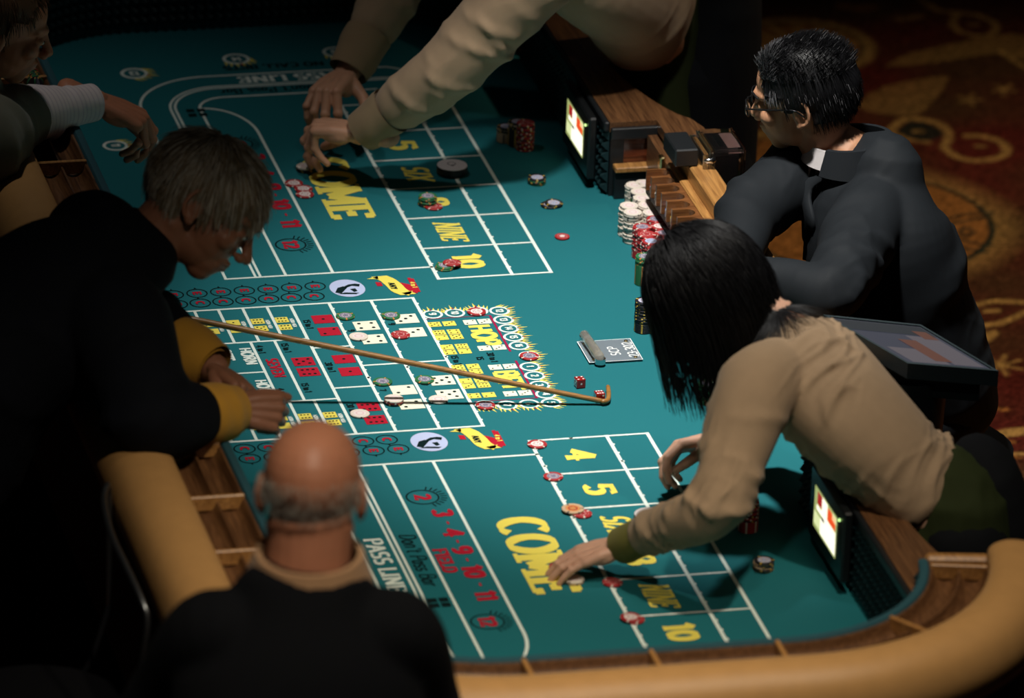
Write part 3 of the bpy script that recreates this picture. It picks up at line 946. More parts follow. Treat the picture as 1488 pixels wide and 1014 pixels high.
def dice_print(c, sz, pips, m, pm='print_black'):
    mb, mk = MB(), MB()
    a, b = sz[0] / 2, sz[1] / 2
    mb.flat([(c[0] - a, c[1] - b), (c[0] + a, c[1] - b), (c[0] + a, c[1] + b), (c[0] - a, c[1] + b)], Z2)
    for i, j in PIP[pips]:
        disc(mk, (c[0] + i * a * .52, c[1] + j * b * .5), min(a, b) * .17, Z3, 10)
    p = fm(mb, 'printed_die_face', m)
    mk.build('printed_die_pips', MATS[pm], felt)


# yellow horn high pairs above and below
horn = [(2, 1), (1, 1), (6, 5), (6, 6)]
for top in (1, 0):
    for k in range(4):
        xc = (PX[1 + k] + PX[2 + k]) / 2 - .005 if k < 4 else 0
        base = -.160 if top else -.636
        for q in (0, 1):
            if k == 0 and q == 0 and top: pass
            dice_print((xc - .003, base - q * .037), (.027, .027), horn[k][q], 'print_yellow')
        mb = text(MB(), 'HORN HIGH', (xc + .0125, base - .018), DN, UX, .0095, .72, .24, .18, 0, Z2)
        fm(mb, 'horn_high_lettering', 'print_white')
# red pairs
for (xc, y0, n1, n2) in ((-.282, -.169, 1, 2), (-.282, -.372, 1, 1), (-.282, -.610, 6, 6), (-.366, -.372, 5, 6)):
    for q, n_ in ((0, n1), (1, n2)):
        dice_print((xc, y0 - q * .063 if xc > -.3 else y0 - q * .052), (.044, .041), n_, 'print_red')
for s_, c in (('15 to 1', (-.325, -.190)), ('30 to 1', (-.325, -.408)), ('30 to 1', (-.325, -.615)), ('15 to 1', (-.394, -.300)), ('15 to 1', (-.394, -.500)), ('4 to 1', (-.447, -.300)), ('4 to 1', (-.447, -.515)),
              ('9', (-.244, -.235)), ('9', (-.155, -.215)), ('7', (-.244, -.535)), ('7', (-.155, -.520)), ('30 to 1', (.012, -.409)), ('15 to 1', (-.064, -.412)), ('15', (-.014, -.41))):
    fm(text(MB(), s_, c, DN, UX, .015, .95, .2, .14, .1, Z2), 'odds_lettering', 'print_black')
fm(text(text(MB(), 'HORN', (-.485, -.330), DN, UX, .028, .92, .24, .17, 0, Z2), 'BET', (-.528, -.318), DN, UX, .028, .92, .24, .17, 0, Z2), 'horn_bet_lettering', 'print_white')
fm(text(text(MB(), 'HORN', (-.485, -.490), DN, UX, .028, .92, .24, .17, 0, Z2), 'BET', (-.528, -.480), DN, UX, .028, .92, .24, .17, 0, Z2), 'horn_bet_lettering', 'print_white')
fm(text(MB(), 'SEVEN', (-.441, -.395), DN, UX, .026, .98, .22, .13, .12, Z2), 'seven_lettering', 'print_red')
fm(text(MB(), 'ANY', (-.612, -.36), DN, UX, .022, 1.1, .22, .13, .12, Z2), 'any_lettering', 'print_red')
# white hard-way pairs
for xc, y0, y1, n_ in ((-.201, -.2145, -.2835, 4), (-.113, -.192, -.262, 3), (-.195, -.540, -.610, 2), (-.108, -.505, -.575, 5)):
    for y in (y0, y1): dice_print((xc, y), (.050, .046), n_, 'print_cream')
# hop bet block
dot = 0
for y0 in (-.229, -.271, -.297, -.345, -.371, -.447, -.473, -.515, -.541, -.589):
    for xc in (-.0605, -.0295):
        dot += 1
        dice_print((xc, y0), (.0265, .0235), 2 + (dot * 3) % 5, 'print_yellow')
for y0 in (-.229, -.362, -.458, -.590):
    for k, xc in enumerate((.0145, .045)): dice_print((xc, y0), (.027, .024), 2 + k, 'print_cream')
fm(text(MB(), 'HOP', (.0005, -.2965), DN, UX, .056, .80, .26, .20, 0, Z2), 'hop_lettering', 'print_yellow')
fm(text(MB(), 'BET', (.0005, -.5245), DN, UX, .056, .80, .26, .20, 0, Z2), 'bet_lettering', 'print_yellow')
mb = MB()
line(mb, [(-.071, -.2005), (.060, -.2005)], .0022); line(mb, [(-.065, -.6175), (.060, -.6175)], .0022)
line(mb, [(.063, -.203), (.063, -.383)], .005); line(mb, [(.063, -.435), (.063, -.617)], .005)
fm(mb, 'hop_border', 'print_crimson')
# craps-eleven rings: two rows beside each long edge of the box
for top in (1, 0):
    for k in range(7):
        xa = -.263 - .050 * k; xb = -.276 - .048 * k
        for x, y, ch in ((xa, 0.0, 'E'), (xb, -.050, 'C')):
            if not top: x, y = x - .004, (-.769 if ch == 'C' else -.816)
            mk = MB(); ring(mk, (x, y), .0195, .0225, Z2, 20); mk.flat([(x - .003, y + (.022 if top else -.022)), (x + .003, y + (.022 if top else -.022)), (x, y + (.030 if top else -.030))], Z2)
            fm(mk, 'craps_eleven_ring', 'print_black')
            fm(text(MB(), ch, (x - .0095, y), DN, UX, .019, 1.1, .26, .18, .1, Z3), 'craps_eleven_letter', 'print_red')
# oval emblem with a dark figure, and the any-seven ribbon, at both ends of the box
for top in (1, 0):
    cy = -.020 if top else -.792
    ox = -.199
    mb = MB(); disc(mb, (ox, cy), .037, Z2, 30, .045); fm(mb, 'oval_emblem', 'print_lilac')
    mb = MB()
    for pts in ([(-.030, -.020), (-.020, .004), (-.006, .010), (.0, .002), (-.010, -.014), (-.018, -.026)], [(-.004, .0), (.012, .010), (.026, .004), (.030, .016), (.020, .020), (.006, .018), (-.004, .010)],
                [(.004, -.006), (.016, -.004), (.018, -.018), (.010, -.022)], [(-.026, -.028), (.012, -.034), (.020, -.028), (-.01, -.022)]):
        mb.flat([(ox + x, cy + y) for x, y in pts], Z3)
    fm(mb, 'oval_emblem_figure', 'print_black')
    rx = -.105
    mb = MB()
    P = np.array([(rx - .033, cy + .050), (rx - .020, cy + .030), (rx - .012, cy + .002), (rx - .006, cy - .030), (rx + .008, cy - .052)])
    Q = P + np.array([.034, .002])
    P2, Q2 = catmull(P, 4), catmull(Q, 4)
    mb.add([(*p, Z3) for p in P2] + [(*q, Z3) for q in Q2], [(i, i + 1, len(P2) + i + 1, len(P2) + i) for i in range(len(P2) - 1)])
    mb.flat([(rx - .044, cy + .040), (rx - .018, cy + .052), (rx - .020, cy + .036)], Z3); mb.flat([(rx + .012, cy - .042), (rx + .038, cy - .034), (rx + .024, cy - .058)], Z3)
    fm(mb, 'any_ribbon', 'print_yellow')
    fm(text(MB(), 'ANY', (rx - .006, cy - .004), DN, UX, .016, .9, .24, .16, 0, Z3 + .0004), 'any_lettering', 'print_black')
    mb = MB(); mb.flat([(rx - .030, cy + .022), (rx - .018, cy + .020), (rx - .018, cy), (rx - .030, cy + .002)], Z2)
    text(mb, '7', (rx + .001, cy - .006), DN, UX, .054, 1.75, .36, .26, 0, Z2)
    fm(mb, 'seven_print', 'print_red')
    fm(text(MB(), '4 to 1', (rx + .040, cy - .004), DN, UX, .012, .9, .22, .16, 0, Z3), 'odds_lettering', 'print_yellow')
# ------------------------------------------------------------------ chips
CT = 0.0033
def cm(name, col, rough=.5): return mat(name, col, rough, .06, 120, spec=.4)


cm('chip_white', (.72, .64, .55)); cm('chip_red', (.36, .022, .025)); cm('chip_green', (.022, .15, .055)); cm('chip_black', (.010, .012, .018)); cm('chip_tan', (.55, .38, .24))
cm('spot_black', (.07, .07, .075)); cm('spot_white', (.75, .70, .62)); cm('spot_yellow', (.62, .40, .05)); cm('spot_orange', (.60, .22, .05)); cm('inlay_white', (.78, .68, .66)); cm('inlay_purple', (.20, .19, .27))
cm('inlay_blue', (.42, .48, .66)); cm('inlay_orange', (.62, .27, .08)); cm('inlay_pink', (.72, .52, .50)); cm('ink', (.05, .035, .06)); cm('spot_blue', (.06, .16, .5))
KIND = {'white': ('chip_white', 'spot_black', 'inlay_white', 'inlay_pink'), 'red': ('chip_red', 'spot_white', 'chip_red', 'inlay_pink'), 'redwhite': ('chip_red', 'spot_white', 'inlay_white', 'chip_red'), 'redpurple': ('chip_red', 'spot_white', 'inlay_purple', 'inlay_pink'),
        'green': ('chip_green', 'spot_orange', 'inlay_purple', 'inlay_white'), 'black': ('chip_black', 'spot_yellow', 'inlay_blue', 'inlay_orange'), 'tan': ('chip_tan', 'spot_black', 'inlay_orange', 'chip_red'),
        'redblue': ('chip_red', 'spot_white', 'inlay_blue', 'inlay_purple'), 'big': ('chip_black', 'spot_white', 'inlay_white', 'inlay_orange'), 'blue': ('spot_blue', 'spot_white', 'inlay_blue', 'inlay_white'), 'yellow': ('spot_yellow', 'spot_white', 'inlay_white', 'spot_orange'), 'button': ('chip_red', 'chip_red', 'chip_red', 'inlay_white')}
CHIPM = {}


def chip_mesh(kind, r=.0197, t=CT):
    if (kind, r, t) in CHIPM: return CHIPM[(kind, r, t)]
    K = KIND[kind]
    mb = MB()
    n = 36
    pr = [(0.0001, 0), (r * .96, 0), (r, t * .2), (r, t * .8), (r * .965, t), (r * .66, t), (r * .64, t * .985), (r * .48, t * .985), (r * .44, t * .985), (r * .30, t * .985), (0.0001, t * .985)]

    def mi(i, j):
        sp = (j % 6 == 0) if kind != 'white' else (j % 9 == 0)
        if i in (1, 2, 3): return 1 if sp else 0
        if i == 4: return 1 if (sp and j % 12 in (0, 1) and kind != 'white') else 0
        if i == 5: return 3
        if i in (6, 7): return 2
        if i == 8: return 3 if kind in ('big', 'tan', 'white') or j % 5 in (0, 2) else 2
        return 3 if kind in ('big', 'button') else (4 if (i == 9 and kind != 'white' and j % 9 == 0) else 2)
    mb.lathe(pr, (0, 0, 0), n, mi)
    me = mb.mesh('chip_' + kind, (0, 0, 0), True)
    try: me.set_sharp_from_angle(angle=math.radians(35))
    except Exception: pass
    for k in K: me.materials.append(MATS[k])
    me.materials.append(MATS['ink'])
    CHIPM[(kind, r, t)] = me
    return me


def chip(kind, x, y, z, label, group=None, r=.0197, t=CT, tilt=(0, 0), rz=None):
    o = link('casino_chip', chip_mesh(kind, r, t))
    o.location = (x, y, z)
    o.rotation_euler = (tilt[0], tilt[1], rng.uniform(0, 6.28) if rz is None else rz)
    tag(o, label, 'chip', group)
    return o


rng = np.random.RandomState(11)


def stack(px, py, top_n, kinds, label, group, jit=.0012, r=.0197, base=FELT + .0012):
    """A stack whose top face the photograph shows at px, py."""
    p = at(px, py, base + top_n * (CT + .0001))
    for k in range(top_n):
        kd = kinds if isinstance(kinds, str) else kinds[k % len(kinds)]
        chip(kd, p[0] + rng.uniform(-jit, jit), p[1] + rng.uniform(-jit, jit), base + k * (CT + .0001), label, group, r)
    return p


ONE = [  # single chips bet on the layout
    (427, 265.5, 'redwhite', 'red chip on the far field line, farthest of three touching chips'),
    (441, 273.5, 'redwhite', 'red chip between two others beside the field line of the far half'),
    (443, 281.5, 'redwhite', 'red chip nearest the camera of the three beside the far field line'),
    (502, 458, 'green', 'green chip above the printed pair of fours in the centre box'),
    (568, 457.5, 'green', 'green chip above the printed pair of threes in the centre box'),
    (521, 488, 'white', 'white chip lying on the lower printed four in the centre box'),
    (582, 485.5, 'red', 'red chip lying on the lower printed three in the centre box'),
    (556, 553.5, 'green', 'green chip above the printed pair of twos in the centre box'),
    (617, 550.5, 'green', 'green chip above the printed pair of fives, beside the wooden stick'),
    (637, 579.5, 'white', 'white chip on the lower printed five in the centre box'),
    (523, 600, 'white', 'white chip on the printed red twelve at the box edge'),
    (692.5, 452, 'redwhite', 'red chip on the flaming ring above the letters HOP'),
    (769, 516.5, 'redpurple', 'red chip on the flaming ring between HOP and BET'),
    (705.5, 588, 'redpurple', 'red chip on the flaming ring below the letters BET'),
    (780.5, 644.5, 'redwhite', 'red and white chip on the near half corner of box four'),
    (804, 691.5, 'redpurple', 'red chip on the line between near boxes four and five'),
    (890, 845, 'red', 'red chip in the arm shadow beside the near box nine'),
]
for x, y, k, lb in ONE:
    p = at(x, y, FELT + CT + .001)
    chip(k, p[0], p[1], FELT + .0012, lb)
GB = 'chips stacked on far box eight'
stack(621.5, 284, 6, ['black', 'green', 'green'], 'chip in the green topped stack on far box eight', GB)
p = at(630, 298.5, FELT + .005); chip('red', p[0], p[1], FELT + .0012, 'red chip peeking out behind the green stack on far box eight')
p = at(646, 385, FELT + .008); chip('green', p[0], p[1], FELT + .0012, 'lower green chip under a red one on the far ten', 'green chips on the far ten'); chip('green', p[0] + .001, p[1] + .001, FELT + .0012 + CT, 'lower green chip under a red one on the far ten', 'green chips on the far ten')
p = at(657, 380.5, FELT + .0115); chip('red', p[0], p[1], FELT + .0012 + 2 * CT, 'red chip tilted over the green pair on the far ten', tilt=(0, .05))
p = at(572.5, 578, FELT + .0115)
for k, kd in enumerate(('black', 'red', 'white')): chip(kd, p[0], p[1], FELT + .0012 + k * CT, ('dark chip at the bottom of', 'red chip in the middle of', 'white chip on top of')[k] + ' the short stack on the printed twos')
p = at(917, 896, FELT + .0075); chip('red', p[0] + .006, p[1] - .003, FELT + .0012, 'lower red chip of the pair on near box ten'); chip('redwhite', p[0] - .001, p[1], FELT + .0012 + CT, 'upper red chip of the pair on near box ten')
p = at(840, 745, FELT + .005); chip('red', p[0] + .008, p[1] - .001, FELT + .0012, 'red chip poking out under the large tan chip')
p = at(832.5, 736.5, FELT + .0105); chip('tan', p[0], p[1], FELT + .0012 + CT, 'large tan chip with an orange centre by near boxes five and six', r=.0222, t=.0036)
p = at(803, 294.5, FELT + .0075); chip('black', p[0] - .006, p[1], FELT + .0012, 'lower dark chip of the two open on the felt near the display'); chip('black', p[0] + .003, p[1] + .001, FELT + .0012 + CT, 'upper dark chip of the two open on the felt near the display', tilt=(0, .03))
p = at(817, 343, FELT + .004); o = chip('button', p[0], p[1], FELT + .0012, 'small plain red marker with a white square on open felt', r=.0158, rz=0.3); o.name = 'marker_button'; o['category'] = 'marker'
REST = {}


def rest(kind, x, y, n):
    """Lower chips of a stack that the photograph does not let one tell apart: gathered into one object a colour."""
    REST.setdefault(kind, []).append((x, y, n))


def bank(px, py, n, seen, kinds, top, label, group, jit=.001):
    p = at(px, py, FELT + .0012 + n * (CT + .0001))
    p[0] = min(p[0], .512)
    if n > seen: rest(kinds if isinstance(kinds, str) else kinds[0], p[0], p[1], n - seen)
    for k in range(n - seen, n):
        kd = kinds if isinstance(kinds, str) else kinds[k % len(kinds)]
        last = k == n - 1
        chip(top if last and top else kd, p[0] + rng.uniform(-jit, jit), p[1] + rng.uniform(-jit, jit), FELT + .0012 + k * (CT + .0001), ('top ' if last else 'lower ') + label, None if last else group)


bank(780, 257, 4, 4, ['green', 'black'], None, 'chip of the short dark green stack left of the far display', 'dark green chips by the far display')
bank(735, 183, 10, 4, ['tan', 'black'], None, 'chip of the shaded tan stack, leftmost of three by the far display', 'shaded tan chips')
bank(752, 176, 16, 4, ['black', 'black', 'tan'], None, 'dark chip of the shaded stack between the tan and red ones', 'shaded dark chips')
bank(764, 178, 18, 18, ['red', 'black', 'red'], None, 'chip of the tall shaded red stack left of the far display', 'tall shaded red chips', .0006)
bank(1089, 726, 19, 12, ['red', 'black', 'red'], None, 'chip of the tall red and black stack beside the bending woman', 'tall red and black chips', .0006)
bank(1110, 813, 6, 6, ['tan', 'black'], None, 'chip of the short tan stack in the near corner', 'short tan chips')
p = at(812.5, 822, FELT + .008); chip('red', p[0], p[1], FELT + .0012, 'lower red chip under the woman dealer\'s fingertips'); chip('redwhite', p[0], p[1], FELT + .0012 + CT, 'upper red chip under the woman dealer\'s fingertips')
p = at(834, 840, FELT + .008); chip('tan', p[0], p[1], FELT + .0012, 'lower tan chip beside the final printed letter of near COME', 'tan chips by near COME', t=CT); chip('white', p[0], p[1], FELT + .0012 + CT, 'white chip lying on the tan one beside near COME')
p = at(444, 234, FELT + .022)
for k in range(3): chip('black' if k < 2 else 'white', p[0], p[1], FELT + .0012 + k * CT, 'chip under the fingers of the far dealer', 'chips under the far fingers')
# chips of the bank, standing in rows beside the wooden rack
WHITE = ((230, 130, 8, 'farthest left'), (400, 108, 3, 'farthest right'), (285, 200, 3, 'second from the bay panel'), (312, 268, 3, 'just left of the large ringed chip'), (170, 343, 20, 'front left'), (365, 340, 3, 'middle'),
         (218, 415, 20, 'nearest the felt edge'), (412, 420, 7, 'touching the red chips'), (500, 350, 3, 'right of the middle'), (545, 400, 3, 'against the wooden rack'))
for x, y, seen, wh in WHITE:
    bank(890 + x / 7.24, 250 + y / 7.24, 20, seen, 'white', None, 'white chip of the bank stack ' + wh, 'white bank stack ' + wh, .002 if seen == 20 else .001)
RED = ((455, 487, 3, 'redpurple', 'touching the white ones'), (600, 470, 3, 'redpurple', 'farthest right by the rack'), (312, 572, 16, 'redpurple', 'front left'), (500, 562, 3, 'redwhite', 'in the middle'), (645, 545, 3, 'redwhite', 'against the rack'),
       (362, 648, 16, 'red', 'nearest the felt edge'), (540, 637, 3, 'redpurple', 'right of the middle'), (405, 722, 8, 'redblue', 'with the blue topped chip'), (560, 720, 2, 'red', 'half hidden by hair'), (470, 800, 3, 'redwhite', 'nearest the woman\'s hair'))
for x, y, seen, kd, wh in RED:
    bank(890 + x / 7.24, 250 + y / 7.24, 20, seen, 'redwhite', kd, 'red chip of the bank stack ' + wh, 'red bank stack ' + wh)
p = at(957.5, 280, FELT + .0012 + .066); p[0] = min(p[0], .49)
for k in range(5):
    chip('green' if k < 3 else 'big', p[0], p[1], FELT + .0012 + k * .0042 + .045, 'large dark chip with a white ring on the bank beside the rack', 'large ringed chips on the bank', r=.0215, t=.0041)
rest('green', p[0], p[1], 13)
bank(937, 372, 18, 5, 'green', None, 'green chip of the stack showing below the red bank chips', 'green bank chips by the red')
bank(937, 436, 20, 14, 'black', None, 'dark yellow-spotted chip of the stack beside the woman\'s hair', 'dark bank chips beside the hair')
bank(1029, 557, 12, 8, 'green', None, 'green chip of the shorter stack between hair and tan sleeve', 'green chips left by the sleeve')
bank(1045, 556, 19, 15, 'green', None, 'green chip of the tall stack against the tan sleeve', 'green chips against the sleeve')
mb = MB(); mlist = []
for kd, lst in REST.items():
    src = chip_mesh(kd); V0, F0_ = np.array([v.co[:] for v in src.vertices]), [tuple(q.vertices) for q in src.polygons]
    M0 = [q.material_index + len(mlist) for q in src.polygons]
    for x, y, n in lst:
        for k in range(n): mb.add(V0 + np.array([x, y, FELT + .0012 + k * (CT + .0001)]), F0_, M0)
    mlist += list(src.materials)
tag(mb.build('casino_chips', mlist), 'lower chips of the bank stacks, hidden among their neighbours beside the rack', 'chips', None, 'stuff')

# ------------------------------------------------------------------ pucks, dice, stick, plate
mat('puck_white', (.78, .72, .74), .4, .03, 90); mat('puck_black', (.008, .009, .010), .35)
for px, py, nm in ((657, 239.5, 'round marker puck with a grey top in the far box six'), (946, 747, 'round white topped marker puck under the woman dealer\'s sleeve')):
    h = .019; p = at(px, py, FELT + h + .001)
    r0 = empty('marker_puck', (p[0], p[1], FELT + .0012)); tag(r0, nm, 'puck')
    q = np.array([p[0], p[1], FELT + .0012])
    MB().lathe([(0.0001, 0), (.030, 0), (.0335, .002), (.0335, h - .003), (.032, h - .0005), (.0001, h - .0005)], q, 40).build('puck_body', MATS['puck_black'], r0, True, 40)
    MB().lathe([(.0325, h - .001), (.0325, h), (.0001, h)], q, 40).build('puck_face', MATS['puck_white'], r0, True, 40)
    mb = MB(); ring(mb, (q[0], q[1] + .006), .0075, .0092, q[2] + h + .0003, 20)
    text(mb, 'O' if py > 500 else 'N', (q[0] - .004, q[1] - .004), DN, UX, .008, 1.0, .2, .15, 0, q[2] + h + .0003)
    mb.build('puck_lettering', MATS['ink'], r0)

mat('die_red', (.42, .012, .012), .12, trans=.35, ior=1.45, coat=.4); mat('die_pip', (.85, .82, .80), .5)


def die(px, py, rz, up, front, label):
    h = .0095
    p = at(px, py, FELT + h)
    r0 = empty('die', (p[0], p[1], FELT + .0012)); tag(r0, label, 'die')
    rot = np.array([[math.cos(rz), -math.sin(rz), 0], [math.sin(rz), math.cos(rz), 0], [0, 0, 1]])
    c = np.array([p[0], p[1], FELT + .0012 + h])
    MB().box(c, (.019, .019, .019), rot, .0012).build('die_body', MATS['die_red'], r0)
    mb = MB()
    for nn, ax, e1, e2 in ((up, (0, 0, 1), (1, 0, 0), (0, 1, 0)), (front, (0, -1, 0), (1, 0, 0), (0, 0, 1)), (7 - front, (0, 1, 0), (1, 0, 0), (0, 0, 1)), (max(1, (up + front) % 6), (-1, 0, 0), (0, 1, 0), (0, 0, 1)), (2, (1, 0, 0), (0, 1, 0), (0, 0, 1))):
        ax, e1, e2 = (rot @ np.array(v, float) for v in (ax, e1, e2))
        for i, j in PIP[nn]:
            cc = c + ax * .00962 + e1 * i * .0052 + e2 * j * .0052
            mb.add([cc + .0021 * (math.cos(k * PI / 5) * e1 + math.sin(k * PI / 5) * e2) for k in range(10)], [tuple(range(10))])
    mb.build('pips', MATS['die_pip'], r0)


die(842.5, 556, .12, 4, 1, 'red die standing clear above the stick\'s hooked end')
die(871, 576.5, .05, 6, 2, 'red die with six white pips caught inside the stick\'s hook')

wood_mat('rattan', (.20, .085, .018), (.42, .21, .055), 30, .4, 'X', .3)
pe = at(868, 581.5, FELT + .010); pl = at(250, 458, 0.915)
dv = nrm(pl - pe); far = pl + dv * .012
hk = [far, pe + dv * .5, pe + dv * .06, pe]
b1 = at(879, 584, FELT + .009); b2 = at(884.5, 580, FELT + .009); b3 = at(884.5, 572, FELT + .010); b4 = at(883.5, 562, FELT + .011)
mb = MB(); mb.tube([far, pe + dv * .5, pe + dv * .1, pe, (pe * .35 + b1 * .65), b2 * .7 + b1 * .3, b3, b4], [.0065, .006, .0055, .0053, .0053, .0052, .005, .0045], 12, sm=5)
tag(mb.build('dealing_stick', MATS['rattan'], None, True), 'long tan rattan stick with a hooked end lying across the layout', 'stick')

mat('plate_clear', (.35, .42, .48), .15, trans=.55, ior=1.3)
mat('engraving', (.85, .87, .86), .6)
pc = [at(834.5, 497, FELT + .004), at(919, 491, FELT + .004), at(935.5, 522.5, FELT + .004), at(857, 528.5, FELT + .004)]
cx = sum(q[0] for q in pc) / 4; cy = sum(q[1] for q in pc) / 4
r0 = empty('acrylic_plate', (cx, cy, FELT + .0012)); tag(r0, 'clear acrylic plate engraved SCP 23-302 lying on open felt', 'plate')
px0, px1 = min(q[0] for q in pc), max(q[0] for q in pc); py0, py1 = min(q[1] for q in pc), max(q[1] for q in pc)
px0 += .006; px1 -= .006; py0 += .004; py1 -= .004
MB().box((cx, cy, FELT + .003), (px1 - px0, py1 - py0, .0032), None, .001).build('plate_body', MATS['plate_clear'], r0)
zt = FELT + .0051
mb = MB()
text(mb, 'SCP', (cx + .018, cy - .004), (0, 1), (-1, 0), .022, .95, .12, .11, 0, zt)
text(mb, '23-302', (cx + .053, cy - .002), (0, 1), (-1, 0), .022, .95, .12, .11, 0, zt)
mb.build('plate_lettering', MATS['engraving'], r0)
mb = MB()
for e in ((px0, py0, px1, py0), (px1, py0, px1, py1), (px0, py1, px1, py1), (px0, py0, px0, py1)): line(mb, [(e[0], e[1]), (e[2], e[3])], .0016, zt)
mb.build('plate_edge', MATS['engraving'], r0)
for sx in (px0 + .012, px1 - .012):
    for sy in (py0 + .012, py1 - .012):
        MB().lathe([(0.0001, 0), (.0042, 0), (.0042, .0015), (.003, .0022), (.0001, .0022)], (sx, sy, zt), 14).build('plate_screw', MATS['brass'], r0, True, 30)
ta, tb_ = np.array([cx - .040, cy + .060, FELT + .016]), np.array([cx - .036, cy - .055, FELT + .016])
mat('tube_clear', (.85, .82, .74), .10, trans=.8, ior=1.25, coat=.6)
MB().tube([ta, tb_], .0105, 18, cap=2).build('clear_tube', MATS['tube_clear'], r0, True)
MB().tube([ta * .72 + tb_ * .28, ta * .2 + tb_ * .8], .0045, 10, cap=2).build('tube_core', MATS['brass'], r0, True)
for q in (ta, tb_): MB().lathe([(.0001, 0), (.0115, 0), (.0115, .011), (.0001, .011)], q + np.array([0, -.005, -.0105]), 16, ax=None).build('tube_collar', MATS['chrome'], r0, True, 40)

# ------------------------------------------------------------------ displays on the dealers' wall
def emat(name, col, st): return mat(name, (.02, .02, .02), .3, emit=col, estr=st)


emat('glow_white', (1, .97, .78), 1.25); emat('glow_green', (.50, .58, .20), .75); emat('glow_pale', (.80, .88, .45), .95); emat('glow_red', (1, .10, .02), .9); emat('glow_deep_red', (.5, .02, .02), .8); emat('glow_led', (.6, 1, .3), 2)


def display(ya, yb, z0, z1, label):
    xf = .4205
    r0 = empty('display_screen', (xf, (ya + yb) / 2, FELT)); tag(r0, label, 'display')
    MB().box((xf + .010, (ya + yb) / 2 - .004, (z0 + z1) / 2 - .002), (.019, yb - ya + .075, z1 - z0 + .062), None, .004).build('bezel', MATS['puck_black'], r0)
    scr = MB()
    def q(u0, u1, v0, v1, k, m):
        # u runs from the far edge to the near edge
        y0, y1 = yb - (yb - ya) * u0, yb - (yb - ya) * u1; a, b = z0 + (z1 - z0) * v0, z0 + (z1 - z0) * v1
        x = xf - .0003 * k
        MB().add([(x, y0, a), (x, y1, a), (x, y1, b), (x, y0, b)], [(0, 1, 2, 3)]).build(*m)
    MB_ = None
    q(0, 1, 0, 1, 1, ('screen', MATS['glow_green'], r0))
    for u0, u1, v0, v1, m in ((.30, .98, .05, .42, 'glow_white'), (.02, .30, .10, .40, 'glow_pale'), (.12, .62, .50, .62, 'glow_white'), (.45, .97, .40, .60, 'glow_white'), (.34, .58, .62, .97, 'glow_white'), (.14, .36, .66, .95, 'glow_deep_red'), (.60, .95, .62, .93, 'glow_red'), (.80, .98, .80, .97, 'glow_pale'), (.34, .50, .40, .52, 'black_plastic')):
        q(u0, u1, v0, v1, 2 + (v0 > .45), ('screen_image', MATS[m], r0))
    MB().ell((xf - .001, ya - .016, z1 + .004), (.002, .003, .003), None, 8, 6).build('power_light', MATS['glow_led'], r0, True)


display(.463, .612, .777, .857, 'small lit display on the far dealers\' wall, left of the rack')
display(-1.560, -1.404, .780, .866, 'small lit display on the near wall under the bending woman')

# ------------------------------------------------------------------ chip rack of wooden troughs before the boxman
rk = empty('chip_rack', (.525, -.135, FELT)); tag(rk, 'wooden rack of curved chip troughs in front of the seated man', 'chip rack')
wood_mat('rack_wood', (.10, .036, .012), (.24, .095, .030), 22, .35, 'X')
mat('trough_shade', (.012, .008, .007), .6)  # slot floors near black: shade of the recess put into the colour
RX0, RX1, RZ0, RZ1, RR = .484, .5365, .822, .868, .0172
for k in range(15):
    y = .150 - k * .0435
    h = .0216
    P = [(RX0, y - h), (RX1, y - h), (RX1, y + h), (RX0, y + h), (RX0, y + RR)]
    P += [(RX0 + .028 + RR * math.sin(t) * .95, y + RR * math.cos(t)) for t in np.linspace(0, PI, 13)] + [(RX0, y - RR)]
    MB().prism(P, RZ0, RZ1).build('slotted_block', MATS['rack_wood'], rk)
    MB().box((RX0 + .026, y, RZ0 - .004), (.050, .042, .006)).build('slot_floor', MATS['trough_shade'], rk)
MB().box((.5370, -.155, .770), (.0010, .655, .100)).build('rack_back', MATS['rack_wood'], rk)
for yy in (.150 + .019, -.155, .150 - 14 * .0435 - .019):
    MB().box((.532, yy, .7685), (.008, .008, .094)).build('rack_foot', MATS['rack_wood'], rk)
for k, kd in ((0, 'red'), (1, 'white'), (3, 'blue'), (4, 'yellow')):
    y = .150 - k * .0435
    for j in range(5):
        o = link('casino_chip', chip_mesh(kd, .0160)); o.location = (RX0 + .020, y, RZ0 + .0002 + j * .0034)
        tag(o, '%s chip standing in the rack slot %s from its far end' % (kd, ('first', 'second', 'third', 'fourth', 'fifth')[k]), 'chip', '%s chips in the rack' % kd)

# ------------------------------------------------------------------ cash drop box behind the boxman's rail
zt = .948
A, B, C_, D = (at(x, y, zt) for x, y in ((963.7, 190.7), (1000, 192), (1017, 219), (980, 216)))
xa, xb = (A[0] + D[0]) / 2, (B[0] + C_[0]) / 2; ya, yb = (C_[1] + D[1]) / 2, (A[1] + B[1]) / 2
db = empty('drop_box', (.61, (ya + yb) / 2, .908)); tag(db, 'black cash slot and clear acrylic drop box straddling the seated man\'s rail', 'drop box')
MB().box(((xa + xb) / 2, (ya + yb) / 2, (zt + .909) / 2), (xb - xa, yb - ya, zt - .909), None, .003).build('slot_housing', MATS['black_plastic'], db)
A, B, C_, D = (at(x, y, zt) for x, y in ((1011, 188), (1063, 190.6), (1087, 222.6), (1031, 215.5)))
xc, xd = (A[0] + D[0]) / 2, (B[0] + C_[0]) / 2; yc, yd = (C_[1] + D[1]) / 2, (A[1] + B[1]) / 2
for (c, d) in (((xc, 0), 0), ((xd, 0), 0)):
    MB().box((c[0], (yc + yd) / 2, zt - .10), (.006, yd - yc, .20), None, .0015).build('acrylic_side', MATS['acrylic'], db)
for y in (yc, yd):
    MB().box(((xc + xd) / 2, y, zt - .10), (xd - xc - .006, .006, .20), None, .0015).build('acrylic_side', MATS['acrylic'], db)
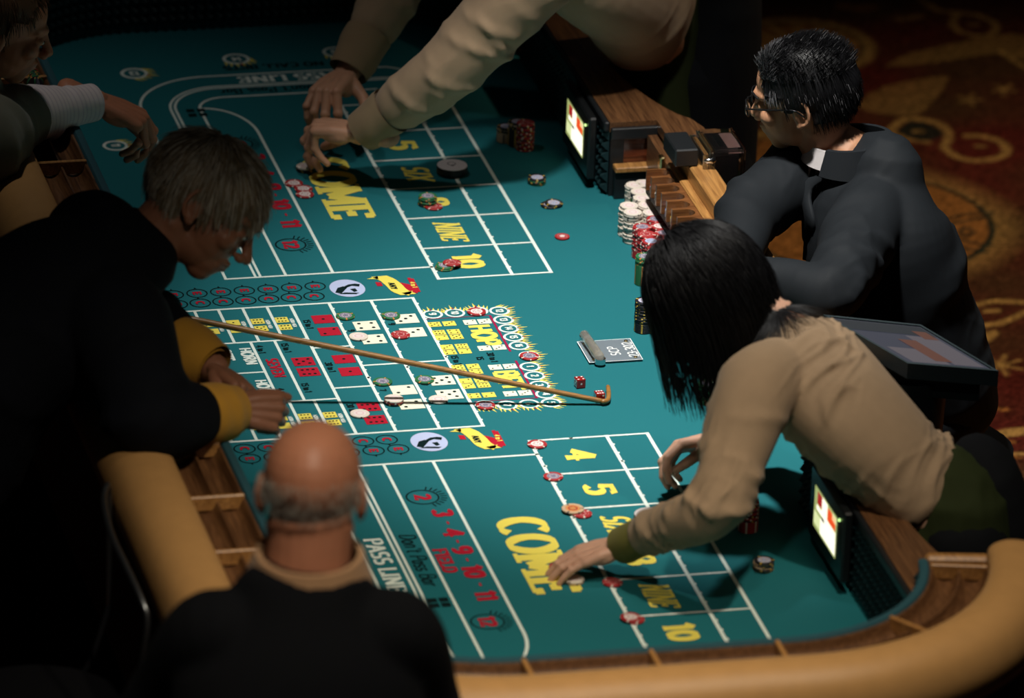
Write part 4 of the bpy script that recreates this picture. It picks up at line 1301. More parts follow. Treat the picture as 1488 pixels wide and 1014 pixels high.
MB().box(((xc + xd) / 2, (yc + yd) / 2, zt), (xd - xc + .006, yd - yc + .006, .006), None, .0015).build('acrylic_lid', MATS['acrylic'], db)
mat('box_liner', (.020, .014, .014), .4)
MB().box(((xc + xd) / 2, (yc + yd) / 2, zt - .105), (xd - xc - .022, yd - yc - .022, .185)).build('inner_box', MATS['box_liner'], db)
MB().box(((xc * .6 + xd * .4), (yc + yd) / 2, zt - .008), (.010, (yd - yc) * .5, .005)).build('cash_slot', MATS['puck_black'], db)
mat('sheet_pink', (.62, .36, .32), .8)
MB().box((xc * .25 + xd * .75, (yc + yd) / 2, zt - .0095), ((xd - xc) * .38, (yd - yc) * .7, .002)).build('pink_sheet', MATS['sheet_pink'], db)  # thin pink sheet set under the lid
for y in (yc, yd):
    MB().tube([(xc + .008, y, zt - .02), (xc - .010, y, zt - .02)], .006, 12, cap=1).build('hinge_pin', MATS['chrome'], db, True)
MB().box(((xb + xc) / 2, (yc + yd) / 2, zt - .030), (.012, yd - yc, .05), None, .002).build('bracket', MATS['acrylic'], db)

# ------------------------------------------------------------------ touch console behind the woman dealer
zc = .955
Q = [at(x, y, z) for x, y, z in ((1196, 459, zc + .015), (1338, 473.5, zc + .015), (1451, 541, zc - .012), (1319, 530, zc - .012))]
tc_ = empty('touch_console', (Q[2][0] * .5 + Q[0][0] * .5, Q[2][1] * .5 + Q[0][1] * .5, 0)); tag(tc_, 'dark touch screen console standing behind the woman dealer\'s back', 'console')
Q = np.array(Q)
ctr = Q.mean(0)
dn = np.array([0, 0, -.045])
def slab(Qa, d0, d1, name, m, parent):
    V = np.vstack([Qa + d0, Qa + d1]); return MB().add(V, [(0, 1, 2, 3), (7, 6, 5, 4), (0, 4, 5, 1), (1, 5, 6, 2), (2, 6, 7, 3), (3, 7, 4, 0)]).build(name, MATS[m], parent)
mat('console_case', (.012, .022, .026), .45, .1, 60)
slab(Q, np.zeros(3), np.array([0, 0, -.030]), 'console_case', 'console_case', tc_)
inner = ctr + (Q - ctr) * .93
up_ = np.array([0, 0, .0022])
for i in range(4):
    j = (i + 1) % 4
    MB().add([Q[i], Q[j], inner[j], inner[i], Q[i] + up_ * 1.5, Q[j] + up_ * 1.5, inner[j] + up_ * 1.5, inner[i] + up_ * 1.5], [(0, 1, 5, 4), (4, 5, 6, 7), (2, 3, 7, 6), (1, 2, 6, 5), (3, 0, 4, 7)]).build('screen_frame', MATS['console_case'], tc_)
emat('console_blue', (.16, .18, .30), .16); emat('console_pale', (.42, .36, .42), .20); emat('console_rust', (.42, .13, .07), .22); emat('console_dark', (.03, .06, .10), .15)
def cell(u0, u1, v0, v1, name, m, k):
    P = lambda u, v: (inner[0] * (1 - u) + inner[1] * u) * (1 - v) + (inner[3] * (1 - u) + inner[2] * u) * v + up_ * (.2 + .3 * k)
    MB().add([P(u0, v0), P(u1, v0), P(u1, v1), P(u0, v1)], [(0, 1, 2, 3)]).build(name, MATS[m], tc_)
cell(0, 1, 0, 1, 'screen', 'console_blue', 0)
for u0, u1, v0, v1, m in ((0, .98, .02, .25, 'console_dark'), (.60, .95, .28, .95, 'console_pale'), (.10, .55, .62, .96, 'console_pale'), (.42, .62, .40, .90, 'console_rust'), (.78, .94, .15, .34, 'console_rust')):
    cell(u0, u1, v0, v1, 'screen_image', m, 1 + (m == 'console_rust'))
MB().tube([(ctr[0], ctr[1], .90), (ctr[0], ctr[1], .45), (ctr[0], ctr[1], .03)], [.075, .06, .06], 16, cap=0).build('console_post', MATS['console_case'], tc_, True)
slab(ctr + (Q - ctr) * .8, np.array([0, 0, -.031]), np.array([0, 0, -.075]), 'console_neck', 'console_case', tc_)
MB().lathe([(.0001, 0), (.17, 0), (.17, .02), (.06, .04), (.0001, .04)], (ctr[0], ctr[1], 0), 24).build('console_base', MATS['console_case'], tc_, True, 40)

# chips standing on edge in the players' groove
for k in range(15):
    s_ = RL[np.argmin(np.hypot(RP[:, 0] - X0, RP[:, 1] - at(56, 98, WALL)[1]))] + .0
    p = at(57, 101, WALL + .006)
    o = link('casino_chip', chip_mesh('redwhite' if k in (0, 1) else ('green' if k % 3 else 'black')))
    o.location = (X0 - .0435, p[1] - k * .0036, WALL - .0075); o.rotation_euler = (math.radians(90), 0, k * .7)
    tag(o, 'chip standing on edge in the rail groove beside the striped cuff', 'chip', 'chips in the rail groove by the striped cuff')
# ------------------------------------------------------------------ tools for people
def me_arrays(me):
    V = np.empty(len(me.vertices) * 3); me.vertices.foreach_get('co', V)
    return V.reshape(-1, 3), [tuple(p.vertices) for p in me.polygons]


def remesh(mb, voxel, sm=3, fac=.5, wr=None):
    """One continuous skin over all the overlapping shapes in mb; returns vertices and faces."""
    me = mb.mesh('tmp')
    ob = bpy.data.objects.new('tmp', me); COL.objects.link(ob)
    m = ob.modifiers.new('r', 'REMESH'); m.mode = 'VOXEL'; m.voxel_size = voxel
    if sm:
        s_ = ob.modifiers.new('s', 'SMOOTH'); s_.iterations = sm; s_.factor = fac
    dg = bpy.context.evaluated_depsgraph_get()
    ev = ob.evaluated_get(dg)
    m2 = bpy.data.meshes.new_from_object(ev)
    bpy.data.objects.remove(ob, do_unlink=True); bpy.data.meshes.remove(me)
    if wr is not None:
        n = len(m2.vertices)
        N = np.empty(n * 3); m2.vertices.foreach_get('normal', N); N = N.reshape(-1, 3)
        V = np.empty(n * 3); m2.vertices.foreach_get('co', V); V = V.reshape(-1, 3)
        V = V + N * wr(V)[:, None]
        F = [tuple(p.vertices) for p in m2.polygons]
    else:
        V, F = me_arrays(m2)
    bpy.data.meshes.remove(m2)
    return V, F


def wrinkle(amp, scale, direction, seed=0, stretch=.12):
    """Sharp-backed folds running along `direction`, coming and going over the cloth."""
    d = nrm(direction); r = np.random.RandomState(seed)

    def waves(n, sc, st):
        out = []
        for _ in range(n):
            q = nrm(r.randn(3)); q = nrm(q - d * (q @ d)) + d * (q @ d) * st
            out.append((q * sc * r.uniform(.75, 1.3), r.uniform(0, 6.3)))
        return out
    A, B, C_ = waves(3, scale, stretch), waves(3, scale * 2.1, stretch), waves(4, scale * .35, 1.0)

    def f(V):
        W = V + .020 * np.sin(V[:, [1, 2, 0]] * 19 + seed) + .008 * np.sin(V[:, [2, 0, 1]] * 47 + 2 * seed)
        ridge = lambda ks: sum((1 - np.abs(np.sin(W @ k + p))) ** 2 for k, p in ks) / len(ks) - .33
        m = np.clip(.5 + .5 * sum(np.sin(W @ k + p) for k, p in C_), 0, 1.2)
        return amp * (ridge(A) * 2.2 + ridge(B) * .7) * m
    return f


def frame(F, U):
    F = nrm(F); U = np.asarray(U, float); U = nrm(U - F * (U @ F)); R = np.cross(F, U)
    return np.stack([R, F, U], 1)             # columns: right, forward, up


def head_mb(c, F, U, k=1.0, jaw=1.0, nose=1.0, neck=None, ears=True, nr=1.0):
    m = MB()
    m.ell((0, -.018, .030), (.076, .099, .086), None, 24, 16)
    m.ell((0, .040, .038), (.062, .048, .056), None, 20, 14)
    m.ell((0, .032, -.025), (.061, .060, .070), None, 20, 14)
    m.ell((0, .018, -.060), (.056 * jaw, .062, .045), None, 20, 14)
    m.ell((0, .056, -.090), (.028 * jaw, .026, .022), None, 16, 10)
    m.ell((0, .050, -.068), (.038, .040, .036), None, 16, 10)
    for s in (-1, 1):
        m.ell((s * .040, .060, -.022), (.024, .024, .022), None, 12, 8)
        m.ell((s * .031, .076, .000), (.0165, .0145, .0105), None, 12, 8)
        m.ell((s * .0125, .100 * nose, -.035), (.0085, .011, .0085), None, 10, 8)
        if ears:
            th = np.linspace(0, 2 * PI, 17)
            P = [(s * (.0735 + .0105 * (.5 + .5 * math.cos(t))), -.016 - .017 * math.cos(t), -.006 + .030 * math.sin(t) * (1 if math.sin(t) > 0 else .85)) for t in th]
            m.tube(P, .0046, 8, ref=(1, 0, 0), cap=0)
            m.ell((s * .0755, -.014, -.006), (.0065, .0165, .027), np.array([[math.cos(.3 * s), math.sin(.3 * s), 0], [-math.sin(.3 * s), math.cos(.3 * s), 0], [0, 0, 1]]), 12, 8)
            m.ell((s * .0765, -.008, -.034), (.0055, .009, .009), None, 10, 8)
    m.tube([(-.046, .066, .024), (-.022, .086, .022), (0, .089, .017), (.022, .086, .022), (.046, .066, .024)], .0105, 10)
    m.tube([(0, .088, .014), (0, .099 * nose, -.010), (0, .111 * nose, -.029)], [.0085, .0092, .0108], 12)
    m.tube([(-.023, .079, -.058), (-.008, .093, -.0555), (0, .094, -.057), (.008, .093, -.0555), (.023, .079, -.058)], .0058, 8)
    m.tube([(-.020, .079, -.0665), (0, .092, -.0680), (.020, .079, -.0665)], .0066, 8)
    m.tube([(-.038, -.028, -.058), (.038, -.028, -.058)], .024, 10)
    M = frame(F, U)
    m.v = [np.asarray(c) + (v * k) @ M.T for v in m.v]
    if neck is not None:
        a = np.asarray(c) + M @ (np.array([0, -.028, -.045]) * k)
        b = np.asarray(c) + M @ (np.array([0, -.036, -.105]) * k)
        m.tube([a, b, neck[0]] + ([neck[1]] if len(neck) > 1 else []), [.060 * k * nr, .058 * k * nr, .062 * k * nr] + ([.075 * k] if len(neck) > 1 else []), 20, sm=3, ref=M[:, 0])
    return m


def hand_mb(wrist, f, palm, thumb, k=1.0, curl=(20, 30, 20), fingers=None, spread=4.0, tcurl=(20, 15), tdir=(.75, .62, .30)):
    """f: along the hand; palm: the way the palm faces; thumb: side of the thumb; curl in degrees at the three joints."""
    m = MB(); w_ = np.asarray(wrist, float)
    f = nrm(f); palm = np.asarray(palm, float); palm = nrm(palm - f * (palm @ f)); th = np.asarray(thumb, float); th = nrm(th - f * (th @ f) - palm * (th @ palm))
    P = lambda a, b, c: w_ + k * (f * a + th * b + palm * c)
    m.tube([P(-.06, 0, 0), P(-.01, 0, 0), P(.02, .002, 0)], [(.0185 * k, .027 * k), (.0165 * k, .0265 * k), (.0165 * k, .030 * k)], 18, ref=palm)
    kn = [(.092, .0300, 0), (.096, .0105, -.002), (.091, -.0100, -.001), (.083, -.0290, .002)]
    ln = [(.043, .026, .020), (.047, .030, .021), (.044, .028, .021), (.034, .021, .018)]
    for i in range(4):
        a, b, c = kn[i]
        m.tube([P(.008, b * .5, 0), P(.05, b * .82, -.001), P(a, b, c)], [.0150 * k, .0140 * k, .0112 * k], 12)
        cu = curl if fingers is None or fingers[i] is None else fingers[i]
        ang = 0.0; p = P(a, b, c); pts = [p]; sp = math.radians(spread * (1.5 - i))
        d0 = nrm(f * math.cos(sp) + th * math.sin(sp))
        for j in range(3):
            ang += math.radians(cu[j])
            d = d0 * math.cos(ang) + palm * math.sin(ang)
            p = p + d * ln[i][j] * k; pts.append(p)
        r0 = (.0098, .0102, .0097, .0086)[i] * k
        m.tube(pts, [r0, r0 * .95, r0 * .88, r0 * .74], 12)
        m.ell(pts[1], (r0 * 1.08,) * 3, None, 10, 8)
    m.ell(P(.042, .022, .010), (.024 * k, .017 * k, .020 * k), np.stack([f, th, palm], 1), 14, 10)
    m.ell(P(.040, -.022, .007), (.032 * k, .014 * k, .015 * k), np.stack([f, th, palm], 1), 14, 10)
    p = P(.026, .026, .008); d0 = nrm(f * tdir[0] + th * tdir[1] + palm * tdir[2]); pts = [p]; ang = 0
    bend = nrm(f - th * .6 + palm * .35); bend = nrm(bend - d0 * (bend @ d0))
    for L_, a in ((.044, 0), (.033, tcurl[0]), (.027, tcurl[1])):
        ang += math.radians(a); p = p + (d0 * math.cos(ang) + bend * math.sin(ang)) * L_ * k; pts.append(p)
    m.tube(pts, [.0145 * k, .0118 * k, .0108 * k, .0085 * k], 12)
    return m


def joined(name, parts, mats, parent, smooth=True):
    """parts: (V, F) pairs, optionally with a material index."""
    mb = MB()
    for q in parts: mb.add(q[0], q[1], q[2] if len(q) > 2 else 0)
    return mb.build(name, mats, parent, smooth)


def folds(lst):
    """lst: (t, angle, amplitude, width, slant) ridges round a sleeve."""
    def f(t, th):
        e = 0.0
        for a, ph, am, wd, sl in lst:
            c = math.cos(th - ph)
            e += am * math.exp(-((t - a - sl * math.sin(th - ph)) / wd) ** 2) * max(0.0, .25 + .75 * c)
        return e
    return f


def strands(name, paths, rad, mats, parent, taper=.35):
    """paths (N, k, 3): hairs as thin three-sided tubes in one mesh."""
    N, k = paths.shape[:2]
    T = np.gradient(paths, axis=1); T /= np.maximum(np.linalg.norm(T, axis=2, keepdims=True), 1e-9)
    rr = np.random.RandomState(3).randn(N, 1, 3)
    A = np.cross(T, rr); A /= np.maximum(np.linalg.norm(A, axis=2, keepdims=True), 1e-9); B = np.cross(T, A)
    w_ = (np.linspace(1, taper, k) * rad)[None, :, None]
    V = np.stack([paths + w_ * (math.cos(a) * A + math.sin(a) * B) for a in (0, 2.094, 4.189)], 2)     # N,k,3,3
    idx = np.arange(N * k * 3).reshape(N, k, 3)
    F = []
    for q in range(3):
        n2 = (q + 1) % 3
        F.append(np.stack([idx[:, :-1, q], idx[:, 1:, q], idx[:, 1:, n2], idx[:, :-1, n2]], -1).reshape(-1, 4))
    F = np.vstack(F)
    org = np.array(abs_origin(parent))
    me = bpy.data.meshes.new(name)
    V = V.reshape(-1, 3) - org
    me.vertices.add(len(V)); me.vertices.foreach_set('co', V.ravel())
    me.loops.add(F.size); me.loops.foreach_set('vertex_index', F.ravel().astype(np.int32))
    me.polygons.add(len(F)); me.polygons.foreach_set('loop_start', np.arange(0, F.size, 4, dtype=np.int32))
    try: me.polygons.foreach_set('loop_total', np.full(len(F), 4, dtype=np.int32))
    except Exception: pass
    me.polygons.foreach_set('use_smooth', np.ones(len(F), bool))
    me.update(calc_edges=True); me.validate()
    return link(name, me, parent, mats)


SC0, SCR = np.array([0, -.018, .030]), np.array([.079, .102, .090])


def scalp(n, mask, seed=1):
    r = np.random.RandomState(seed); out = []
    while len(out) < n:
        q = r.randn(4 * n, 3); q /= np.linalg.norm(q, axis=1)[:, None]
        p = SC0 + q * SCR
        out += [a for a in p if mask(a)]
    p = np.array(out[:n]); nn = (p - SC0) / SCR ** 2
    return p, nn / np.linalg.norm(nn, axis=1)[:, None]


def hair_cap(mask, thick, c, F, U, k, noise=.003, seed=0):
    """Closed shell of hair over the masked part of the scalp, as vertices and faces in world space."""
    M = frame(F, U); n, m_ = 64, 40
    th = np.linspace(0, 2 * PI, n, endpoint=False); ph = np.linspace(.02, PI - .02, m_)
    r = np.random.RandomState(seed)
    kk = [(r.randn(3) * 60, r.uniform(0, 6)) for _ in range(6)]
    mb = MB()
    P = np.array([[SC0 + SCR * np.array([math.sin(p) * math.cos(t), math.sin(p) * math.sin(t), math.cos(p)]) for t in th] for p in ph])
    Q = P.reshape(-1, 3)
    nn = (Q - SC0) / SCR ** 2; nn /= np.linalg.norm(nn, axis=1)[:, None]
    e = sum(np.sin(Q @ a + b) for a, b in kk) / 3 * noise
    msk = np.array([mask(q) for q in Q]).reshape(m_, n)
    O = Q + nn * (thick + e)[:, None]; I = Q - nn * .012
    idx = np.arange(m_ * n).reshape(m_, n); Fc = []
    N0 = m_ * n; edges = {}
    for i in range(m_ - 1):
        for j in range(n):
            jj = (j + 1) % n
            if msk[i, j] and msk[i, jj] and msk[i + 1, j] and msk[i + 1, jj]:
                q = (idx[i, j], idx[i + 1, j], idx[i + 1, jj], idx[i, jj])
                Fc.append(q); Fc.append(tuple(N0 + a for a in q[::-1]))
                for a, b in zip(q, q[1:] + q[:1]):
                    if (b, a) in edges: del edges[(b, a)]
                    else: edges[(a, b)] = 1
    for a, b in edges: Fc.append((a, N0 + a, N0 + b, b)[::-1])
    V = np.vstack([O, I])
    used = sorted({i for f in Fc for i in f}); mp = {a: i for i, a in enumerate(used)}
    V = np.asarray(c) + (V[used] * k) @ M.T
    return V, [tuple(mp[i] for i in f) for f in Fc]


def eyes(c, F, U, k, parent, iris):
    M = frame(F, U)
    for s in (-1, 1):
        mb = MB(); mb.ell(np.asarray(c) + M @ (np.array([s * .031, .0835, -.001]) * k), (.010 * k, .008 * k, .0055 * k), M, 12, 8)
        e = mb.build('eye', MATS['eye_white'], parent, True)
        mb = MB(); mb.ell(np.asarray(c) + M @ (np.array([s * .031, .0895, -.001]) * k), (.0048 * k, .003 * k, .0048 * k), M, 10, 8)
        mb.build('iris', MATS[iris], e, True)


def legs(parent, hips, mats, feet, knees=None, r=(.095, .075, .060), shoe=True, name='trousers', cloth=.0):
    mb = MB()
    for i in (0, 1):
        kn = knees[i] if knees is not None else (np.asarray(hips[i]) * .5 + np.array([feet[i][0], feet[i][1], .03]) * .5)
        mb.tube([hips[i], kn, (feet[i][0], feet[i][1], .06)], list(r), 18, sm=4, ref=(1, 0, 0))
    h = (np.asarray(hips[0]) + np.asarray(hips[1])) / 2
    mb.ell(h + np.array([0, 0, .03]), (.108, .150, .10), None, 18, 12)
    V, F = remesh(mb, .012, 4, wr=wrinkle(.003, 30, (0, 0, 1), 4))
    t = joined(name, [(V, F)], MATS[mats], parent)
    for i in (0, 1):
        d = np.array([feet[i][2], feet[i][3]]) if len(feet[i]) > 3 else np.array([-1.0, 0])
        p = np.array([feet[i][0], feet[i][1]])
        q = p + d * .13; b = p - d * .06
        mb = MB(); mb.tube([(b[0], b[1], .045), (p[0], p[1], .055), ((p + d * .07)[0], (p + d * .07)[1], .042), (q[0], q[1], .032)], [(.040, .036), (.045, .038), (.038, .042), (.028, .036)], 14, sm=3)
        V, F = remesh(mb, .008, 2)
        V[:, 2] = np.maximum(V[:, 2], .002)
        joined('shoe', [(V, F)], MATS['shoe_black'], parent)
    return t


def skin(name, col, red=.10):
    m = mat(name, col, .48, .16, 28, .12, 300, spec=.4, sss=.10)
    return m


skin('skin_tan', (.46, .235, .135)); skin('skin_fair', (.55, .29, .18)); skin('skin_ruddy', (.44, .18, .10)); skin('skin_ruddy_shaded', (.30, .13, .075)); skin('skin_pale', (.56, .32, .22))  # leaning player's ruddy skin is darkened, shade on his face included
mat('eye_white', (.6, .58, .54), .25); mat('iris_dark', (.012, .008, .006), .15); mat('shoe_black', (.008, .008, .009), .3)


def cloth(name, col, rough=.85, weave=.25, var=.08):
    return mat(name, col, rough, var, 35, weave, 700, spec=.2, sheen=.10 if max(col) > .1 else 0)


cloth('khaki', (.375, .262, .165)); cloth('khaki_cuff', (.30, .21, .12)); cloth('olive', (.165, .150, .030)); cloth('olive_shaded', (.024, .033, .010)); cloth('black_cloth', (.006, .007, .009), .9, .2)  # apron olive is darkened to carry the shadow it stands in
cloth('navy_suit', (.011, .0135, .0165), .72, .15); cloth('navy_jacket', (.0022, .0032, .006), .9); cloth('mustard', (.50, .25, .03), .95, .6); cloth('charcoal', (.0025, .003, .0045), .9); cloth('beige_collar', (.40, .23, .12))
cloth('shirt_white', (.62, .58, .58)); cloth('grey_jacket', (.14, .14, .105)); cloth('lapel_dark', (.012, .015, .020), .6)
mat('hair_black', (.0045, .0045, .0055), .5, .2, 30, spec=.35); mat('hair_salt', (.16, .16, .17), .5); mat('hair_sandy', (.22, .17, .105), .5, .5, 18); mat('hair_grey', (.46, .43, .37), .5, .3, 18); mat('hair_brown', (.10, .05, .022), .5, .3, 18)
mat('glass_frame', (.010, .010, .011), .25, metal=.3); mat('button_glint', (.75, .75, .72), .3); mat('tie_dark', (.010, .010, .014), .6)
# ------------------------------------------------------------------ people
def A_(*a): return np.array(a, float)


# ---- woman dealer bending over the near half
W = empty('person', (.74, -1.50, 0)); tag(W, 'woman dealer with black bobbed hair and tan shirt bending over the near layout', 'person')
wh_c, wh_F, wh_U = A_(.232, -1.222, 1.205), nrm((-.60, .30, -.74)), nrm((-.62, .38, .69))
pelv, wst, mid, chs, nkb = A_(.650, -1.545, .845), A_(.565, -1.515, .930), A_(.475, -1.455, 1.015), A_(.395, -1.335, 1.090), A_(.345, -1.280, 1.145)
shL, elL, wrL = A_(.272, -1.478, 1.105), at(1036, 738, .948), at(903, 792, .790)
shR, elR, wrR = A_(.455, -1.195, 1.045), A_(.425, -1.065, .915), at(1050, 637, .828)
side = nrm(shL - shR)
hv = head_mb(wh_c, wh_F, wh_U, .96, .92, .97, [nkb + A_(0, 0, .01), chs])
fL = nrm(at(812, 826, .740) - wrL)
hL = hand_mb(wrL, fL * 1 + A_(0, 0, .10), (-.25, .1, -1), (-.05, .9, -.25), .90, (16, 22, 12), [(20, 26, 16), (15, 22, 12), (12, 20, 10), (10, 18, 10)], 5, (12, 10), (.80, .45, .45))
fR = nrm(at(975, 650, .818) - wrR)
hR = hand_mb(wrR, fR, (-.35, -.50, -.80), (-.10, -.85, -.25), .98, (28, 34, 22), [(34, 38, 24), (38, 42, 26), (44, 46, 28), (48, 46, 28)], 2, (10, 12), (.86, .30, .42))
core = MB(); core.tube([pelv, wst, mid, chs], [(.13, .09), (.115, .085), (.13, .09), (.13, .09)], 16, ref=side, dome=.2)
for a, b, c in ((shL, elL, wrL), (shR, elR, wrR)): core.tube([a, b, c], [.042, .036, .026], 12)
joined('body', [remesh(hv, .0034, 3), remesh(hL, .0024, 2), remesh(hR, .0024, 2), remesh(core, .014, 2)], MATS['skin_pale'], W)
sh = MB()
sh.tube([pelv * .22 + wst * .78, wst, mid, chs, chs * .35 + nkb * .65], [(.132, .100), (.130, .096), (.146, .106), (.152, .108), (.098, .072)], 36, ref=side, sm=6, dome=.35,
        disp=folds([(.03, 2.6, .008, .03, .03), (.10, 3.4, .006, .03, .10)]))
SLV = folds([(.20, 1.4, .006, .018, .05), (.30, 5.2, .006, .016, .06), (.40, 1.9, .007, .016, -.05), (.48, 4.4, .010, .014, .05), (.535, 5.0, .012, .013, -.04), (.585, 4.2, .011, .013, .05), (.64, 5.2, .009, .013, .03), (.70, .8, .006, .014, .05), (.76, 5.4, .008, .014, -.05), (.82, 2.2, .006, .014, .05), (.88, 4.2, .009, .014, .04), (.94, 5.5, .008, .012, .02)])
sh.tube([chs * .4 + shL * .6 + A_(.02, .02, .0), shL, shL * .45 + elL * .55, elL, elL * .5 + wrL * .5, elL * .24 + wrL * .76], [.076, .077, .066, .056, .047, .040], 48, sm=9, disp=SLV, dome=.25)
sh.tube([chs * .3 + shR * .7, shR, elR, elR * .45 + wrR * .55], [.070, .070, .056, .044], 26, sm=6, dome=.25)
sh.tube([chs * .55 + nkb * .45, nkb + A_(-.005, .0, .010)], [(.080, .066), (.060, .056)], 20, ref=side, cap=2)
Vs, Fs = remesh(sh, .0055, 3, wr=wrinkle(.0072, 58, (-.62, -.55, -.55), 6))
ws = joined('shirt', [(Vs, Fs)], MATS['khaki'], W)
for el, wr_, t0, t1, r_ in ((elL, wrL, .70, 1.0, .0385), (elR, wrR, .55, .98, .038)):
    mb = MB(); mb.tube([el * (1 - t0) + wr_ * t0, el * (1 - t1) + wr_ * t1], [r_, r_ * .92], 28, cap=0, sm=6, disp=folds([(.3, 1, .004, .2, .2), (.7, 4, .004, .2, -.2)]))
    mb.tube([el * (1 - t1) + wr_ * t1, el * (1 - t0) + wr_ * t0], [r_ * .86, r_ * .93], 28, cap=0)
    mb.build('olive_cuff', MATS['olive'], ws, True)
# trousers, apron
legs(W, [pelv + A_(0, .075, -.02), pelv + A_(0, -.075, -.02)], 'black_cloth', [(.72, -1.45, -1, .1), (.74, -1.64, -1, .1)], [A_(.70, -1.46, .45), A_(.72, -1.63, .45)])
mb = MB(); mb.tube([pelv + A_(.0, -.0, .000), pelv + A_(.0, -.0, -.08), pelv + A_(.03, 0, -.30)], [(.158, .122), (.168, .132), (.165, .13)], 30, ref=(0, 1, 0), sm=4, disp=folds([(.2, .5, .012, .1, .3), (.5, .2, .012, .1, .3), (.4, 5.6, .012, .12, -.3)]))
V, F = remesh(mb, .009, 3, wr=wrinkle(.004, 34, (0, .2, 1), 2)); joined('olive_apron', [(V, F)], MATS['olive_shaded'], W)
mb = MB(); mb.tube([pelv + A_(.075, .03, .05), pelv + A_(.100, .03, -.08), pelv + A_(.11, .03, -.42)], [(.120, .075), (.140, .085), (.14, .09)], 26, ref=(0, 1, 0), sm=4)
V, F = remesh(mb, .010, 3); joined('black_apron_back', [(V, F)], MATS['black_cloth'], W)
# hair: hangs straight down from the bowed head
M = frame(wh_F, wh_U)
hm = lambda q: (q[2] > -.062) and (q[1] < .034 + (q[2] - .03) * .45 or q[2] > .088)
cap = hair_cap(hm, .014, wh_c, wh_F, wh_U, .97, .003, 2)
hr = joined('hair', [cap], MATS['hair_black'], W)
pl, nl = scalp(6000, hm, 5)
P0 = wh_c + (pl * .97) @ M.T; N0 = nl @ M.T
rr = np.random.RandomState(9)
sx = np.where(pl[:, 0] > .012, 1.0, -1.0)
down = (M[:, 2] * -1.0)[None, :]
back = (M[:, 1] * -1.0)[None, :]
front = np.clip((pl[:, 1] + .01) / .06, 0, 1)[:, None]
d = N0 * .30 + down * .75 + (M[:, 0][None, :] * sx[:, None]) * (.25 + .9 * front) + back * (.25 + .35 * front)
path = [P0 + N0 * .008]
kseg = 18
fr = np.clip((pl[:, 1] + .035) / .05, 0, 1)
L_ = rr.uniform(.165, .215, len(P0)) + .050 * np.clip(pl[:, 2] / .1, 0, 1) + .045 * (sx < 0) * fr - .085 * (sx > 0) * fr + .0 * pl[:, 1] - .03 * np.clip(-(pl[:, 1] + .05) / .05, 0, 1)
g = A_(.24, -.05, -1.0)
for i in range(kseg):
    d = d / np.linalg.norm(d, axis=1)[:, None]
    d = d * .74 + g * (.10 + .24 * min(1, i / 7)) + down * (.16 if i < 7 else 0) + rr.randn(*d.shape) * .03
    d /= np.linalg.norm(d, axis=1)[:, None]
    p = path[-1] + d * (L_ / kseg)[:, None]
    q = (p - wh_c) @ M / .97 - SC0
    e = np.sqrt((q / (SCR + .014 + .004 * (i > 3))) ** 2 @ np.ones(3))
    q2 = q / np.maximum(e, 1e-6)[:, None]
    p = np.where((e < 1)[:, None], wh_c + ((q2 + SC0) * .97) @ M.T, p)
    for cc, r_ in ((nkb, .066), (chs, .115), (shL, .085), (shR, .08)):
        v = p - cc; n_ = np.linalg.norm(v, axis=1); k_ = n_ < r_
        p = np.where(k_[:, None], cc + v / np.maximum(n_, 1e-6)[:, None] * r_, p)
    d = p - path[-1]; path.append(p)
strands('hair_strands', np.stack(path, 1), .0011, MATS['hair_black'], hr)
eyes(wh_c, wh_F, wh_U, .96, W, 'iris_dark')

# ---- male dealer reaching over the far half
D = empty('person', (.78, .80, 0)); tag(D, 'male dealer in tan shirt stretching both arms over the far layout, head out of frame', 'person')
pelv, wst, chs, nkb = A_(.71, .79, .90), A_(.575, .70, 1.075), A_(.42, .60, 1.215), A_(.32, .57, 1.32)
hc = A_(.26, .55, 1.45)
shL, elL, wrL = A_(.285, .385, 1.235), A_(.105, .415, 1.02), A_(-.060, .515, .842)
shR, elR, wrR = A_(.39, .80, 1.27), A_(.135, .93, 1.06), A_(-.035, .775, .872)
side = nrm(shL - shR)
hv = head_mb(hc, (-.8, .1, -.6), (-.6, .08, .8), 1.0, 1, 1, [nkb, chs])
fL = nrm(at(440, 222, .770) - wrL)
hL = hand_mb(wrL, nrm(at(456, 183, .838) - wrL), (.05, -.15, -1), (-.3, .8, -.1), 1.10, (58, 40, 16), [(34, 48, 26), (56, 44, 20), (74, 40, 16), (92, 34, 14)], 9, (22, 14), (.62, .62, .50))
hR = hand_mb(wrR, nrm(at(440, 158, .860) - wrR), (.15, -.2, -1), (.25, -.9, -.3), 1.10, (58, 36, 14), [(62, 36, 14), (52, 36, 16), (44, 38, 18), (36, 40, 20)], 8, (18, 12), (.45, .70, .55))
core = MB(); core.tube([pelv, wst, chs], [(.15, .10), (.14, .10), (.17, .11)], 16, ref=side, dome=.2)
for a, b, c in ((shL, elL, wrL), (shR, elR, wrR)): core.tube([a, b, c], [.05, .042, .030], 12)
joined('body', [remesh(hv, .005, 3), remesh(hL, .0024, 2), remesh(hR, .0024, 2), remesh(core, .014, 2)], MATS['skin_fair'], D)
sh = MB()
sh.tube([pelv * .25 + wst * .75 + A_(-.01, 0, 0), wst, chs, chs * .4 + nkb * .6], [(.165, .130), (.172, .132), (.190, .125), (.12, .085)], 34, ref=side, sm=6, disp=folds([(.1, 3.2, .012, .05, .1), (.25, 2.6, .012, .05, .1), (.4, 3.6, .012, .05, -.1), (.15, 1.2, .012, .05, .1)]))
